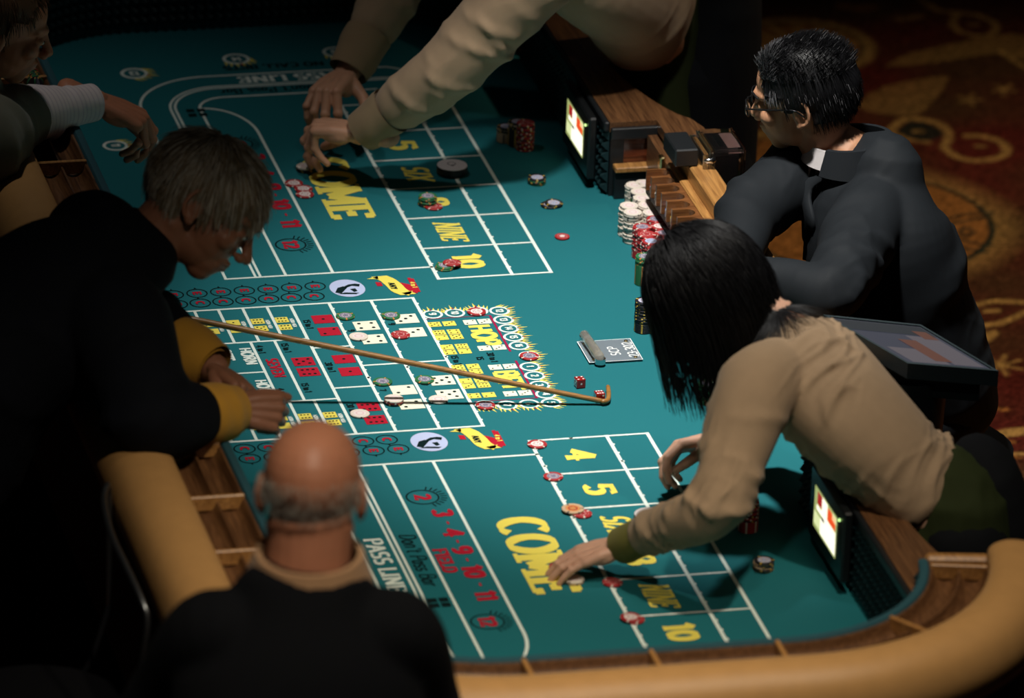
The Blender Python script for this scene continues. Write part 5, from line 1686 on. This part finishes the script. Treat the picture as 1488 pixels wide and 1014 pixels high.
FD = folds([(.18, 4.6, 0.0045, 0.022, .05), (.30, 3.6, 0.0053, 0.020, -.05), (.40, 4.8, 0.0075, 0.019, .05), (.46, 3.9, 0.0090, 0.016, -.05), (.52, 4.9, 0.0090, 0.016, .05), (.575, 1.2, 0.0060, 0.016, .04), (.64, 3.6, 0.0075, 0.018, .06), (.72, 4.6, 0.0067, 0.018, -.05), (.80, 3.6, 0.0075, 0.016, .05), (.87, 5.0, 0.0075, 0.015, .03), (.93, 2.0, 0.0060, 0.015, .03)])
for a, b, c in ((shL, elL, wrL), (shR, elR, wrR)):
    sh.tube([chs * .3 + a * .7, a, a * .45 + b * .55, b, b * .5 + c * .5, b * .34 + c * .66], [.084, .084, .076, .068, .058, .047], 48, sm=9, disp=FD, dome=.25)
Vs, Fs = remesh(sh, .0055, 5, wr=wrinkle(.0030, 30, (-.5, .15, -.5), 8))
ds = joined('shirt', [(Vs, Fs)], MATS['khaki'], D)
for el, wr_ in ((elL, wrL), (elR, wrR)):
    mb = MB(); t0, t1, r_ = .64, .97, .050
    mb.tube([el * (1 - t0) + wr_ * t0, el * (1 - t1) + wr_ * t1], [r_ * 1.06, r_ * .90], 28, cap=0, sm=6, disp=folds([(.3, 1, .004, .2, .2), (.7, 4, .004, .2, -.2)]))
    mb.tube([el * (1 - t1) + wr_ * t1, el * (1 - t0) + wr_ * t0], [r_ * .86, r_ * 1.0], 28, cap=0)
    mb.build('shirt_cuff', MATS['khaki_cuff'], ds, True)
legs(D, [pelv + A_(0.03, .085, -.02), pelv + A_(0.03, -.085, -.02)], 'black_cloth', [(.80, .92, -1, .1), (.80, .70, -1, .1)], [A_(.78, .92, .46), A_(.79, .70, .46)], (.11, .09, .07))
mb = MB(); mb.tube([pelv + A_(-.03, -.02, .10), pelv + A_(-.045, -.02, -.05), pelv + A_(-.03, -.02, -.30)], [(.15, .10), (.165, .105), (.17, .10)], 30, ref=(0, 1, 0), sm=4, disp=folds([(.2, .5, .012, .1, .3), (.5, .2, .012, .1, .3)]))
V, F = remesh(mb, .010, 3, wr=wrinkle(.004, 34, (0, .2, 1), 2)); joined('olive_apron', [(V, F)], MATS['olive_shaded'], D)
mb = MB(); mb.tube([pelv + A_(.065, -.01, .12), pelv + A_(.055, -.01, -.05), pelv + A_(.07, .02, -.45)], [(.175, .11), (.190, .125), (.18, .12)], 26, ref=(0, 1, 0), sm=4)
V, F = remesh(mb, .011, 3); joined('black_apron_back', [(V, F)], MATS['black_cloth'], D)
hm2 = lambda q: (q[2] > -.05) and (q[1] < .05 + (q[2] - .03) * .2 or q[2] > .09)
joined('hair', [hair_cap(hm2, .012, hc, (-.8, .1, -.6), (-.6, .08, .8), 1.0, .003, 4)], MATS['hair_black'], D)

# ---- boxman seated behind the rail
B_ = empty('person', (.98, -.35, 0)); tag(B_, 'man in dark suit and glasses seated with arms folded on the wooden rail', 'person')
bc = A_(.700, -.222, 1.180); bF = nrm((-.86, .47, -.20)); bU = nrm((-.22, .04, .97))
pelv, wst, chs, nkb = A_(.960, -.35, .56), A_(.885, -.355, .76), A_(.840, -.345, .940), A_(.792, -.268, 1.068)
shL, elL, haL = at(1264, 318, .990), at(1208, 425, .962), at(1088, 402, .955)
shR, elR, haR = at(1180, 240, .995), at(1088, 312, .968), at(1068, 385, .958)
side = nrm(shL - shR)
hv = head_mb(bc, bF, bU, 1.0, 1.0, .95, [nkb + A_(0, 0, -.01)])
hL = hand_mb(haL, (-.6, .7, -.1), (0, .1, -1), (.6, .6, 0), .95, (30, 30, 20)); hR = hand_mb(haR, (-.3, -.9, -.1), (0, .1, -1), (.9, -.3, 0), .95, (30, 30, 20))
core = MB(); core.tube([pelv, wst, chs], [(.15, .11), (.15, .10), (.17, .11)], 16, ref=side, dome=.2)
for a, b, c in ((shL, elL, haL), (shR, elR, haR)): core.tube([a, b, c], [.05, .042, .030], 12)
joined('body', [remesh(hv, .0030, 3), remesh(hL, .003, 2), remesh(hR, .003, 2), remesh(core, .014, 2)], MATS['skin_tan'], B_)
jk = MB()
jk.tube([pelv + A_(.0, 0, .02), wst, chs, chs * .35 + nkb * .65 + A_(.040, -.03, .012)], [(.190, .150), (.195, .155), (.195, .140), (.110, .085)], 36, ref=side, sm=6, disp=folds([(.3, 2.2, .012, .05, .1), (.5, 1.8, .012, .05, -.1), (.65, 1.2, .012, .05, .15)]))
jk.tube([shL + A_(.03, .06, .0), shL, shL * .5 + elL * .5, elL, elL * .5 + haL * .5, elL * .1 + haL * .9], [.078, .080, .072, .060, .053, .046], 40, sm=8, disp=folds([(.25, .8, .006, .05, .10), (.40, 5.4, .008, .035, .10), (.50, 5.0, .012, .022, .06), (.57, 1.4, .010, .022, .06), (.66, 5.2, .007, .03, -.10), (.80, .9, .006, .04, .10)]))
jk.tube([shR + A_(.03, -.06, .0), shR, shR * .5 + elR * .5, elR, elR * .5 + haR * .5, elR * .1 + haR * .9], [.078, .082, .076, .066, .055, .046], 40, sm=8, disp=folds([(.25, 1.8, .006, .05, .10), (.40, 2.6, .010, .03, .10), (.48, 1.6, .016, .022, -.08), (.55, 3.0, .014, .022, .06), (.64, 1.2, .008, .03, -.08)]))
Vs, Fs = remesh(jk, .0062, 4, wr=wrinkle(.0030, 36, (-.5, -.3, -.6), 11))
js = joined('suit_jacket', [(Vs, Fs)], MATS['navy_suit'], B_)
# collar, lapels, shirt and tie
fwd = nrm(A_(bF[0], bF[1], 0)); rgt = np.cross(fwd, A_(0, 0, 1))
def collar(c, r0, r1, h, a0, a1, tilt, mname, name, parent, th=.006, n=26, lift=0.0):
    rows = []
    for q in range(n):
        a = math.radians(a0 + (a1 - a0) * q / (n - 1))
        d = -fwd * math.cos(a) + rgt * math.sin(a)
        lo = c + d * r0 - A_(0, 0, h * .5) - fwd * -tilt * (1 - math.cos(a)) * .5
        hi = c + d * r1 + A_(0, 0, h * .5 + lift * math.cos(a)) - fwd * -tilt * (1 - math.cos(a)) * .5
        rows.append([lo, hi, hi + d * th, lo + d * th * 1.6, lo])
    mb = MB().grid(rows); return mb.build(name, MATS[mname], parent, True, 50)
collar(nkb + A_(-.006, .002, .004), .070, .064, .040, -160, 160, .012, 'shirt_white', 'shirt_collar', B_)
collar(nkb + A_(.006, -.002, .006), .088, .075, .056, -116, 116, .0, 'navy_suit', 'jacket_collar', js, .010, lift=.010)
front = chs + fwd * .138 + A_(0, 0, .05)
mb = MB(); mb.add([nkb + fwd * .07 + rgt * .055 + A_(0, 0, -.01), nkb + fwd * .07 - rgt * .055 + A_(0, 0, -.01), front - rgt * .012 + A_(0, 0, -.12), front + rgt * .012 + A_(0, 0, -.12)], [(0, 1, 2, 3)])
mb.add([nkb + fwd * .055 + rgt * .055 + A_(0, 0, -.02), nkb + fwd * .055 - rgt * .055 + A_(0, 0, -.02), front - rgt * .012 - fwd * .02 + A_(0, 0, -.12), front + rgt * .012 - fwd * .02 + A_(0, 0, -.12)], [(3, 2, 1, 0)])
mb.build('shirt_front', MATS['shirt_white'], B_)
mb = MB(); mb.tube([nkb + fwd * .082 + A_(0, 0, -.012), nkb + fwd * .094 + A_(0, 0, -.04), front + fwd * .01 + A_(0, 0, -.10)], [(.016, .008), (.013, .007), (.026, .005)], 12, ref=rgt); mb.build('necktie', MATS['tie_dark'], B_, True)
for s in (-1, 1):
    P = [nkb + rgt * s * .070 + fwd * .045 + A_(0, 0, -.030), nkb + rgt * s * .060 + fwd * .080 + A_(0, 0, -.065), chs + rgt * s * .052 + fwd * .139 + A_(0, 0, .010), chs + rgt * s * .010 + fwd * .146 + A_(0, 0, -.10)]
    P = catmull(P, 5); w_ = np.interp(np.linspace(0, 1, len(P)), [0, .35, .7, 1], [.012, .026, .026, .004])
    sd = nrm(rgt * s - fwd * .35)
    G_ = [[p - sd * a_, p + sd * a_ * .2 + fwd * .004, p + sd * a_ - fwd * .010, p + sd * a_ - fwd * .018, p - sd * a_ - fwd * .010, p - sd * a_] for p, a_ in zip(P, w_)]
    MB().grid(G_).build('lapel', MATS['navy_suit'], js, True)
legs(B_, [pelv + A_(0, .09, -.02), pelv + A_(0, -.09, -.02)], 'navy_suit', [(.72, -.22, -1, 0), (.74, -.46, -1, 0)], [A_(.66 + .10, -.22, .53), A_(.68 + .08, -.46, .53)], (.10, .082, .062))
# sleeve buttons, their glint put into a near-white colour
for q in (at(1160, 396, .975), at(1178, 389, .99)):
    mb = MB(); mb.ell(q, (.004, .004, .004), None, 8, 6); mb.build('sleeve_button', MATS['button_glint'], js, True)
# short black hair, a little grey at the front
M = frame(bF, bU)
hmB = lambda q: (q[1] < .060 + (q[2] - .05) * .25 and q[2] > .030) or (q[2] > .072 and q[1] < .074) or (q[1] < .020 and q[2] > -.004) or (q[1] < -.030 and q[2] > -.062 and q[2] > -.075 + (q[1] + .12) * -.1)
hr = joined('hair', [hair_cap(hmB, .0075, bc, bF, bU, 1.0, .002, 3)], MATS['hair_black'], B_)
def short_hair(n, mask, c, F, U, k, comb, ln, rad, mname, parent, seed, lift=.55, name='hair_strands', droop=.0, ks=5, rnd=.22):
    M = frame(F, U); p, nn = scalp(n, mask, seed); r = np.random.RandomState(seed)
    P = np.asarray(c) + (p * k) @ M.T; N = nn @ M.T
    cm_ = np.array([comb(q) for q in p]) @ M.T
    d = N * lift + cm_ + r.randn(n, 3) * rnd; d /= np.linalg.norm(d, axis=1)[:, None]
    L_ = r.uniform(.7, 1.2, n) * ln; out = [P + N * .003]
    for i in range(ks):
        d = d + cm_ * .30 - N * .10 + A_(0, 0, -droop); d /= np.linalg.norm(d, axis=1)[:, None]
        q = out[-1] + d * (L_ / ks)[:, None]
        lo = (q - np.asarray(c)) @ M / k - SC0; e = np.sqrt((lo / (SCR + .004)) ** 2 @ np.ones(3))
        q = np.where((e < 1)[:, None], np.asarray(c) + ((lo / np.maximum(e, 1e-6)[:, None] + SC0) * k) @ M.T, q)
        out.append(q)
    return strands(name, np.stack(out, 1), rad, MATS[mname], parent)
hmB0 = hmB
hmB = lambda q: hmB0(q) and not (abs(q[0]) > .056 and -.046 < q[1] < .016 and q[2] < .030)
combB = lambda q: nrm((q[0] * 2.0, -.10 + 3.0 * max(0, q[1] - .03), -.55 if q[2] < .06 else .10))
short_hair(5200, hmB, bc, bF, bU, 1.0, combB, .024, .0008, 'hair_black', hr, 21)
short_hair(420, lambda q: hmB(q) and q[1] > .030 and q[0] < .03, bc, bF, bU, 1.0, combB, .024, .0008, 'hair_salt', hr, 22, .75, 'grey_strands')
short_hair(240, lambda q: hmB(q) and q[1] < .030 and q[2] > .0, bc, bF, bU, 1.0, combB, .022, .0006, 'hair_salt', hr, 23, .6, 'grey_strands')
eyes(bc, bF, bU, 1.0, B_, 'iris_dark')
for s in (-1, 1):
    mb = MB(); mb.tube([bc + M @ A_(s * .014, .096, .021), bc + M @ A_(s * .030, .094, .027), bc + M @ A_(s * .048, .080, .022)], [.0028, .0034, .002], 8); mb.build('eyebrow', MATS['hair_black'], B_, True)
gl = empty('glasses'); gl.parent = B_
for s in (-1, 1):
    th = np.linspace(0, 2 * PI, 25)
    P = [bc + M @ A_(s * .033 + .023 * math.cos(t), .110 - .006 * abs(math.cos(t)) * (1 if s * math.cos(t) > 0 else 0), -.004 + .017 * math.sin(t)) for t in th]
    mb = MB(); mb.tube(P, .0016, 8, cap=0); o = mb.build('lens_rim', MATS['glass_frame'], None, True); o.parent = gl; o.location = -Vector(abs_origin(gl))
    mb = MB(); mb.tube([bc + M @ A_(s * .056, .106, .004), bc + M @ A_(s * .073, .060, .006), bc + M @ A_(s * .083, .000, .006), bc + M @ A_(s * .083, -.022, -.010)], .0019, 8, sm=4); o = mb.build('temple_arm', MATS['glass_frame'], None, True); o.parent = gl; o.location = -Vector(abs_origin(gl))
    mb = MB(); mb.ell(bc + M @ A_(s * .033, .109, -.004), (.022, .0012, .016), M, 16, 8); o = mb.build('lens', MATS['acrylic'], None, True); o.parent = gl; o.location = -Vector(abs_origin(gl))
mb = MB(); mb.tube([bc + M @ A_(-.011, .111, .002), bc + M @ A_(0, .115, .005), bc + M @ A_(.011, .111, .002)], .0016, 8); o = mb.build('bridge', MATS['glass_frame'], None, True); o.parent = gl; o.location = -Vector(abs_origin(gl))

# ---- grey-haired player leaning on the near-left rail
G = empty('person', (-1.22, -1.05, 0)); tag(G, 'grey-haired player in black jacket with mustard cuffs leaning on the rail', 'person')
gc = at(298, 300, 1.338); gF = nrm((.74, -.38, -.55)); gU = nrm((.67, .14, .73))
pelv, wst, chs, nkb = A_(-1.24, -1.03, .93), A_(-1.13, -1.03, 1.06), A_(-.965, -1.01, 1.185), A_(-.815, -.985, 1.270)
shL, elL, wrL = A_(-.885, -.835, 1.215), A_(-.835, -.845, 1.075), A_(-.690, -1.060, 1.030)
shR, elR, wrR = A_(-.905, -1.200, 1.195), A_(-.870, -1.345, 1.062), A_(-.690, -1.235, 1.022)
side = nrm(shL - shR)
hv = head_mb(gc, gF, gU, 1.09, .95, 1.03, [nkb, chs])
hL = hand_mb(wrL, nrm(at(385, 585, 1.015) - wrL), (-.1, -.6, -.7), (.5, -.4, .6), .96, (62, 60, 40), None, 2, (18, 15), (.8, .35, .35))
hR = hand_mb(wrR, nrm(at(398, 600, 1.010) - wrR), (.15, .75, -.5), (.2, .5, .8), .96, (64, 62, 40), None, 2, (14, 12), (.85, .30, .25))
core = MB(); core.tube([pelv, wst, chs], [(.15, .11), (.15, .10), (.17, .11)], 16, ref=side, dome=.2)
for a, b, c in ((shL, elL, wrL), (shR, elR, wrR)): core.tube([a, b, c], [.05, .042, .030], 12)
joined('body', [remesh(hv, .0034, 3), remesh(hL, .0024, 2), remesh(hR, .0024, 2), remesh(core, .014, 2)], MATS['skin_ruddy_shaded'], G)
jk = MB()
jk.tube([pelv + A_(.02, 0, -.06), wst, chs, chs * .3 + nkb * .7], [(.190, .160), (.195, .160), (.205, .150), (.12, .095)], 30, ref=side, sm=6, disp=folds([(.3, 2.2, .012, .05, .1), (.5, 1.8, .012, .05, -.1)]))
for a, b, c in ((shL, elL, wrL), (shR, elR, wrR)):
    jk.tube([a + (chs - a) * .25, a, a * .5 + b * .5, b, b * .6 + c * .4, b * .40 + c * .60], [.098, .100, .090, .078, .070, .058], 30, sm=7, dome=.3, disp=folds([(.3, 1, .012, .03, .05), (.5, 5, .014, .03, .05), (.6, 2, .014, .03, -.05), (.75, 4.5, .012, .03, .05)]))
jk.tube([nkb + A_(-.10, .09, -.02), nkb + A_(-.075, .0, .035), nkb + A_(-.10, -.10, -.02)], [.045, .055, .045], 16, sm=4)
Vs, Fs = remesh(jk, .008, 4, wr=wrinkle(.004, 30, (.5, 0, -.6), 15))
gs = joined('jacket', [(Vs, Fs)], MATS['navy_jacket'], G)
for el, wr_, t0, t1 in ((elL, wrL, .58, .98), (elR, wrR, .54, 1.02)):
    mb = MB(); mb.tube([el * (1 - t0) + wr_ * t0, el * (1 - t0 * .5 - t1 * .5) + wr_ * (t0 * .5 + t1 * .5), el * (1 - t1) + wr_ * t1], [.056, .058, .045], 30, cap=0, sm=5, disp=folds([(.2, 1, .005, .12, .1), (.45, 4, .006, .12, -.1), (.7, 2, .005, .12, .1), (.9, 5, .004, .1, .1)]))
    mb.tube([el * (1 - t1) + wr_ * t1, el * (1 - t0) + wr_ * t0], [.038, .052], 28, cap=0)
    mb.build('mustard_cuff', MATS['mustard'], gs, True)
legs(G, [pelv + A_(0, .09, -.02), pelv + A_(0, -.09, -.02)], 'charcoal', [(-1.24, -.93, 1, 0), (-1.20, -1.15, 1, 0)], None, (.11, .085, .068))
hmG = lambda q: (q[1] < .066 + (q[2] - .03) * .30 and q[2] > .022) or (q[2] > .060 and q[1] < .080) or (q[1] < .004 and q[2] > .0) or (q[1] < -.035 and q[2] > -.060)
hr = joined('hair', [hair_cap(hmG, .0015, gc, gF, gU, 1.09, .001, 7)], MATS['hair_sandy'], G)
def crown_comb(cr, wob=.25):
    def f_(q):
        n = nrm((q - SC0) / SCR ** 2); v = q - np.asarray(cr); v = v - n * (v @ n); v = nrm(v)
        return nrm(v + wob * np.array([math.sin(q[1] * 70 + q[2] * 40), 0, math.sin(q[0] * 60)]))
    return f_
combG = crown_comb((.01, -.055, .125))
short_hair(6500, hmG, gc, gF, gU, 1.09, combG, .052, .0012, 'hair_sandy', hr, 31, .45, droop=.05, ks=8, rnd=.20)
short_hair(2600, hmG, gc, gF, gU, 1.09, combG, .056, .0011, 'hair_grey', hr, 32, .55, 'grey_strands', .06, 8, .26)
eyes(gc, gF, gU, 1.09, G, 'iris_dark')

# ---- bald player seen from behind at the near corner
K = empty('person', (-.93, -2.86, 0)); tag(K, 'bald man in dark jacket with a tan collar seen from behind', 'person')
kc = A_(-.862, -2.715, 1.550); kF = nrm((.30, .93, -.18)); kU = nrm((.06, .19, .98))
pelv, wst, chs, nkb = A_(-.95, -2.92, .93), A_(-.94, -2.90, 1.10), A_(-.905, -2.85, 1.245), A_(-.882, -2.775, 1.420)
shL, elL, wrL = A_(-1.050, -2.79, 1.325), A_(-1.13, -2.66, 1.08), A_(-.99, -2.44, 1.065)
shR, elR, wrR = A_(-.735, -2.84, 1.325), A_(-.655, -2.76, 1.08), A_(-.66, -2.50, 1.070)
side = nrm(shL - shR)
hv = head_mb(kc, kF, kU, 1.09, 1.08, 1.0, [nkb, chs * .3 + nkb * .7], True, 1.15)
hL = hand_mb(wrL, (.3, .9, -.05), (0, 0, -1), (.9, -.3, 0), 1.0); hR = hand_mb(wrR, (-.1, .95, -.05), (0, 0, -1), (-.95, -.1, 0), 1.0)
core = MB(); core.tube([pelv, wst, chs], [(.15, .11), (.15, .10), (.17, .11)], 16, ref=side, dome=.2)
for a, b, c in ((shL, elL, wrL), (shR, elR, wrR)): core.tube([a, b, c], [.05, .042, .030], 12)
joined('body', [remesh(hv, .0034, 3), remesh(hL, .0035, 2), remesh(hR, .0035, 2), remesh(core, .014, 2)], MATS['skin_ruddy'], K)
jk = MB()
jk.tube([pelv + A_(0, 0, -.05), wst, chs, chs * .35 + nkb * .65], [(.195, .15), (.20, .15), (.215, .14), (.135, .105)], 30, ref=side, sm=6)
for a, b, c in ((shL, elL, wrL), (shR, elR, wrR)):
    jk.tube([a + (chs - a) * .3 + A_(0, 0, .02), a, a * .5 + b * .5, b, b * .5 + c * .5, b * .08 + c * .92], [.080, .080, .076, .070, .062, .050], 26, sm=6)
Vs, Fs = remesh(jk, .009, 5, wr=wrinkle(.003, 26, (0, 0, 1), 18))
ks_ = joined('jacket', [(Vs, Fs)], MATS['charcoal'], K)
fwd = nrm(A_(kF[0], kF[1], 0)); rgt = np.cross(fwd, A_(0, 0, 1))
collar(nkb + A_(.004, .005, .006), .098, .082, .066, -150, 150, .02, 'beige_collar', 'collar', ks_, .010)
legs(K, [pelv + A_(.09, 0, -.02), pelv + A_(-.09, 0, -.02)], 'charcoal', [(-.85, -2.92, .2, 1), (-1.06, -2.88, .2, 1)], None, (.11, .085, .068))
hmK = lambda q: (q[1] < .020) and (-.062 < q[2] < .040 - .25 * max(0, q[1] + .05)) and not (q[1] > -.03 and q[2] < -.0)
short_hair(1100, hmK, kc, kF, kU, 1.09, lambda q: nrm((0, -.2, -1)), .010, .0005, 'hair_grey', K, 41, .25, 'hair', ks=3)

# ---- player at the far left, reaching a hand over the rail
T_ = empty('person', (-1.12, .22, 0)); tag(T_, 'player in grey jacket and striped shirt cuff reaching over the far rail', 'person')
tc0 = A_(-.893, .215, 1.250); tF = nrm((.93, -.05, -.28)); tU = nrm((.28, .0, .96))
pelv, wst, chs, nkb = A_(-1.16, .22, .88), A_(-1.12, .21, .98), A_(-1.035, .20, 1.06), A_(-.955, .205, 1.145)
shR, elR, wrR = A_(-.975, .015, 1.070), A_(-.870, .24, 1.035), A_(-.660, .360, 1.012)
shL, elL, wrL = A_(-.985, .385, 1.070), A_(-1.085, .47, .90), A_(-1.02, .40, .74)
side = nrm(shL - shR)
hv = head_mb(tc0, tF, tU, 1.0, .98, 1.02, [nkb, chs])
hR = hand_mb(wrR, nrm(at(212, 178, .965) - wrR), (-.25, .1, -1), (.2, .95, 0), 1.12, (40, 40, 20), [(34, 36, 18), (46, 42, 22), (56, 44, 24), (62, 44, 24)], 4, (20, 14), (.75, .5, .4))
hL = hand_mb(wrL, (.25, -.1, -.95), (.3, -.9, 0), (.9, .3, .2), 1.0)
core = MB(); core.tube([pelv, wst, chs], [(.15, .11), (.15, .10), (.17, .11)], 16, ref=side, dome=.2)
for a, b, c in ((shL, elL, wrL), (shR, elR, wrR)): core.tube([a, b, c], [.046, .040, .029], 12)
joined('body', [remesh(hv, .0034, 3), remesh(hR, .0024, 2), remesh(hL, .0035, 2), remesh(core, .014, 2)], MATS['skin_ruddy'], T_)
jk = MB()
jk.tube([pelv + A_(0, 0, -.05), wst, chs, chs * .3 + nkb * .7], [(.190, .150), (.19, .15), (.20, .145), (.10, .085)], 30, ref=side, sm=6)
jk.tube([shR + (chs - shR) * .25, shR, shR * .4 + elR * .6, elR * .9 + wrR * .1], [.095, .098, .085, .074], 28, sm=6, disp=folds([(.4, 1, .014, .05, .05), (.7, 4, .014, .05, .05)]))
jk.tube([shL + (chs - shL) * .25, shL, elL, elL * .2 + wrL * .8], [.095, .098, .076, .058], 26, sm=6)
Vs, Fs = remesh(jk, .008, 4, wr=wrinkle(.004, 30, (.3, 0, -.8), 19))
ts = joined('jacket', [(Vs, Fs)], MATS['grey_jacket'], T_)
sm_ = bpy.data.materials.new('striped_shirt'); sm_.use_nodes = True
nt = sm_.node_tree; b = nt.nodes['Principled BSDF']; tcn = nt.nodes.new('ShaderNodeTexCoord'); mp = nt.nodes.new('ShaderNodeMapping')
ax = nrm(wrR - elR); mp.inputs['Rotation'].default_value = (0, 0, -math.atan2(ax[1], ax[0]))
wv = nt.nodes.new('ShaderNodeTexWave'); wv.wave_type = 'BANDS'; wv.bands_direction = 'X'; wv.inputs['Scale'].default_value = 26; wv.inputs['Distortion'].default_value = .3
nt.links.new(tcn.outputs['Object'], mp.inputs['Vector']); nt.links.new(mp.outputs['Vector'], wv.inputs['Vector'])
rp = nt.nodes.new('ShaderNodeValToRGB'); rp.color_ramp.elements[0].color = (.62, .56, .56, 1); rp.color_ramp.elements[1].color = (.50, .44, .48, 1); rp.color_ramp.elements[0].position = .70; rp.color_ramp.elements[1].position = .95
nt.links.new(wv.outputs['Fac'], rp.inputs['Fac']); nt.links.new(rp.outputs['Color'], b.inputs['Base Color']); b.inputs['Roughness'].default_value = .8
MATS['striped_shirt'] = sm_
mb = MB(); mb.tube([elR * .95 + wrR * .05, elR * .6 + wrR * .4, elR * .42 + wrR * .58, elR * .30 + wrR * .70], [.062, .056, .044, .046], 30, sm=6, cap=2, disp=folds([(.3, 4.4, .012, .10, .1), (.55, 3.6, .014, .08, -.1), (.7, 5, .008, .06, .1), (.2, 1, .01, .1, .1)]))
V, F = remesh(mb, .004, 3); so = joined('shirt_sleeve', [(V, F)], sm_, T_)
mb = MB(); mb.tube([elR * .40 + wrR * .60, elR * .06 + wrR * .94], [.043, .0405], 30, cap=0); mb.tube([elR * .06 + wrR * .94, elR * .40 + wrR * .60], [.037, .039], 30, cap=0)
mb.build('shirt_cuff', sm_, so, True)
legs(T_, [pelv + A_(0, .09, -.02), pelv + A_(0, -.09, -.02)], 'charcoal', [(-1.16, .32, 1, 0), (-1.14, .12, 1, 0)], None, (.11, .085, .068))
hmT = lambda q: (q[1] < .040 + (q[2] - .03) * .30 and q[2] > .035) or (q[2] > .085 and q[1] < .06) or (q[1] < .005 and q[2] > -.02) or (q[1] < -.025 and q[2] > -.075)
hr = joined('hair', [hair_cap(hmT, .004, tc0, tF, tU, 1.0, .002, 9)], MATS['hair_brown'], T_)
short_hair(2600, hmT, tc0, tF, tU, 1.0, crown_comb((0, -.05, .12)), .026, .0010, 'hair_brown', hr, 51, .35, droop=.0, ks=5)
eyes(tc0, tF, tU, 1.0, T_, 'iris_dark')
# ------------------------------------------------------------------ chrome stool by the left rail
sx0, sy0 = -1.165, -1.80
st = empty('bar_stool', (sx0, sy0, 0)); tag(st, 'bar stool with a curved chrome backrest standing in the dark left of the padded rail', 'stool')
zs = .72
mat('seat_vinyl', (.003, .003, .004), .8, spec=.1)
MB().lathe([(.0001, .02), (.15, .02), (.175, .035), (.18, .055), (.165, .075), (.0001, .082)], (sx0, sy0, zs - .08), 30).build('seat', MATS['seat_vinyl'], st, True, 50)
for sx, sy in ((-1, -1), (-1, 1), (1, -1), (1, 1)):
    MB().tube([(sx0 + sx * .10, sy0 + sy * .10, zs - .065), (sx0 + sx * .13, sy0 + sy * .13, .38), (sx0 + sx * .15, sy0 + sy * .15, .013)], .012, 12, sm=4, cap=2).build('leg', MATS['chrome'], st, True)
th = np.linspace(0, 2 * PI, 33)
MB().tube([(sx0 + .185 * math.cos(t), sy0 + .185 * math.sin(t), .30) for t in th], .009, 10, cap=0).build('foot_ring', MATS['chrome'], st, True)
hp = [at(158, 706, 1.0), at(151, 722, 1.0), at(155, 752, 1.0), at(166, 786, .995), at(184, 824, .985), at(206, 872, .965), at(214, 905, .93)]
for q_, e_ in ((hp[0] + np.array([.004, 0, -.25]), (sx0 + .09, sy0 + .12, zs - .03)), (hp[-1] + np.array([-.02, 0, -.22]), (sx0 + .14, sy0 - .04, zs - .03))):
    MB().tube([q_, (q_ + np.array(e_)) / 2 + np.array([0, 0, -.03]), e_], .006, 10, sm=4, cap=2).build('back_post', MATS['seat_vinyl'], st, True)
MB().tube([hp[0] + np.array([.004, 0, -.25]), hp[0] + np.array([.002, 0, -.08])] + hp + [hp[-1] + np.array([-.01, 0, -.10]), hp[-1] + np.array([-.02, 0, -.22])], .006, 12, sm=5, cap=2).build('back_hoop', mat('dull_chrome', (.22, .23, .24), .4, metal=1.0), st, True)

# ------------------------------------------------------------------ stool under the seated man
bs = empty('swivel_stool', (1.0, -.35, 0)); tag(bs, 'dark swivel stool that the man in the suit sits on', 'stool')
MB().lathe([(.0001, 0), (.13, 0), (.16, .02), (.16, .05), (.14, .065), (.0001, .068)], (1.0, -.35, .375), 28).build('seat', MATS['seat_vinyl'], bs, True, 50)
MB().tube([(1.0, -.35, .38), (1.0, -.35, .05)], .03, 14, cap=0).build('post', MATS['chrome'], bs, True)
MB().lathe([(.0001, 0), (.22, 0), (.22, .015), (.05, .05), (.0001, .05)], (1.0, -.35, .0), 28).build('base', MATS['black_plastic'], bs, True, 50)
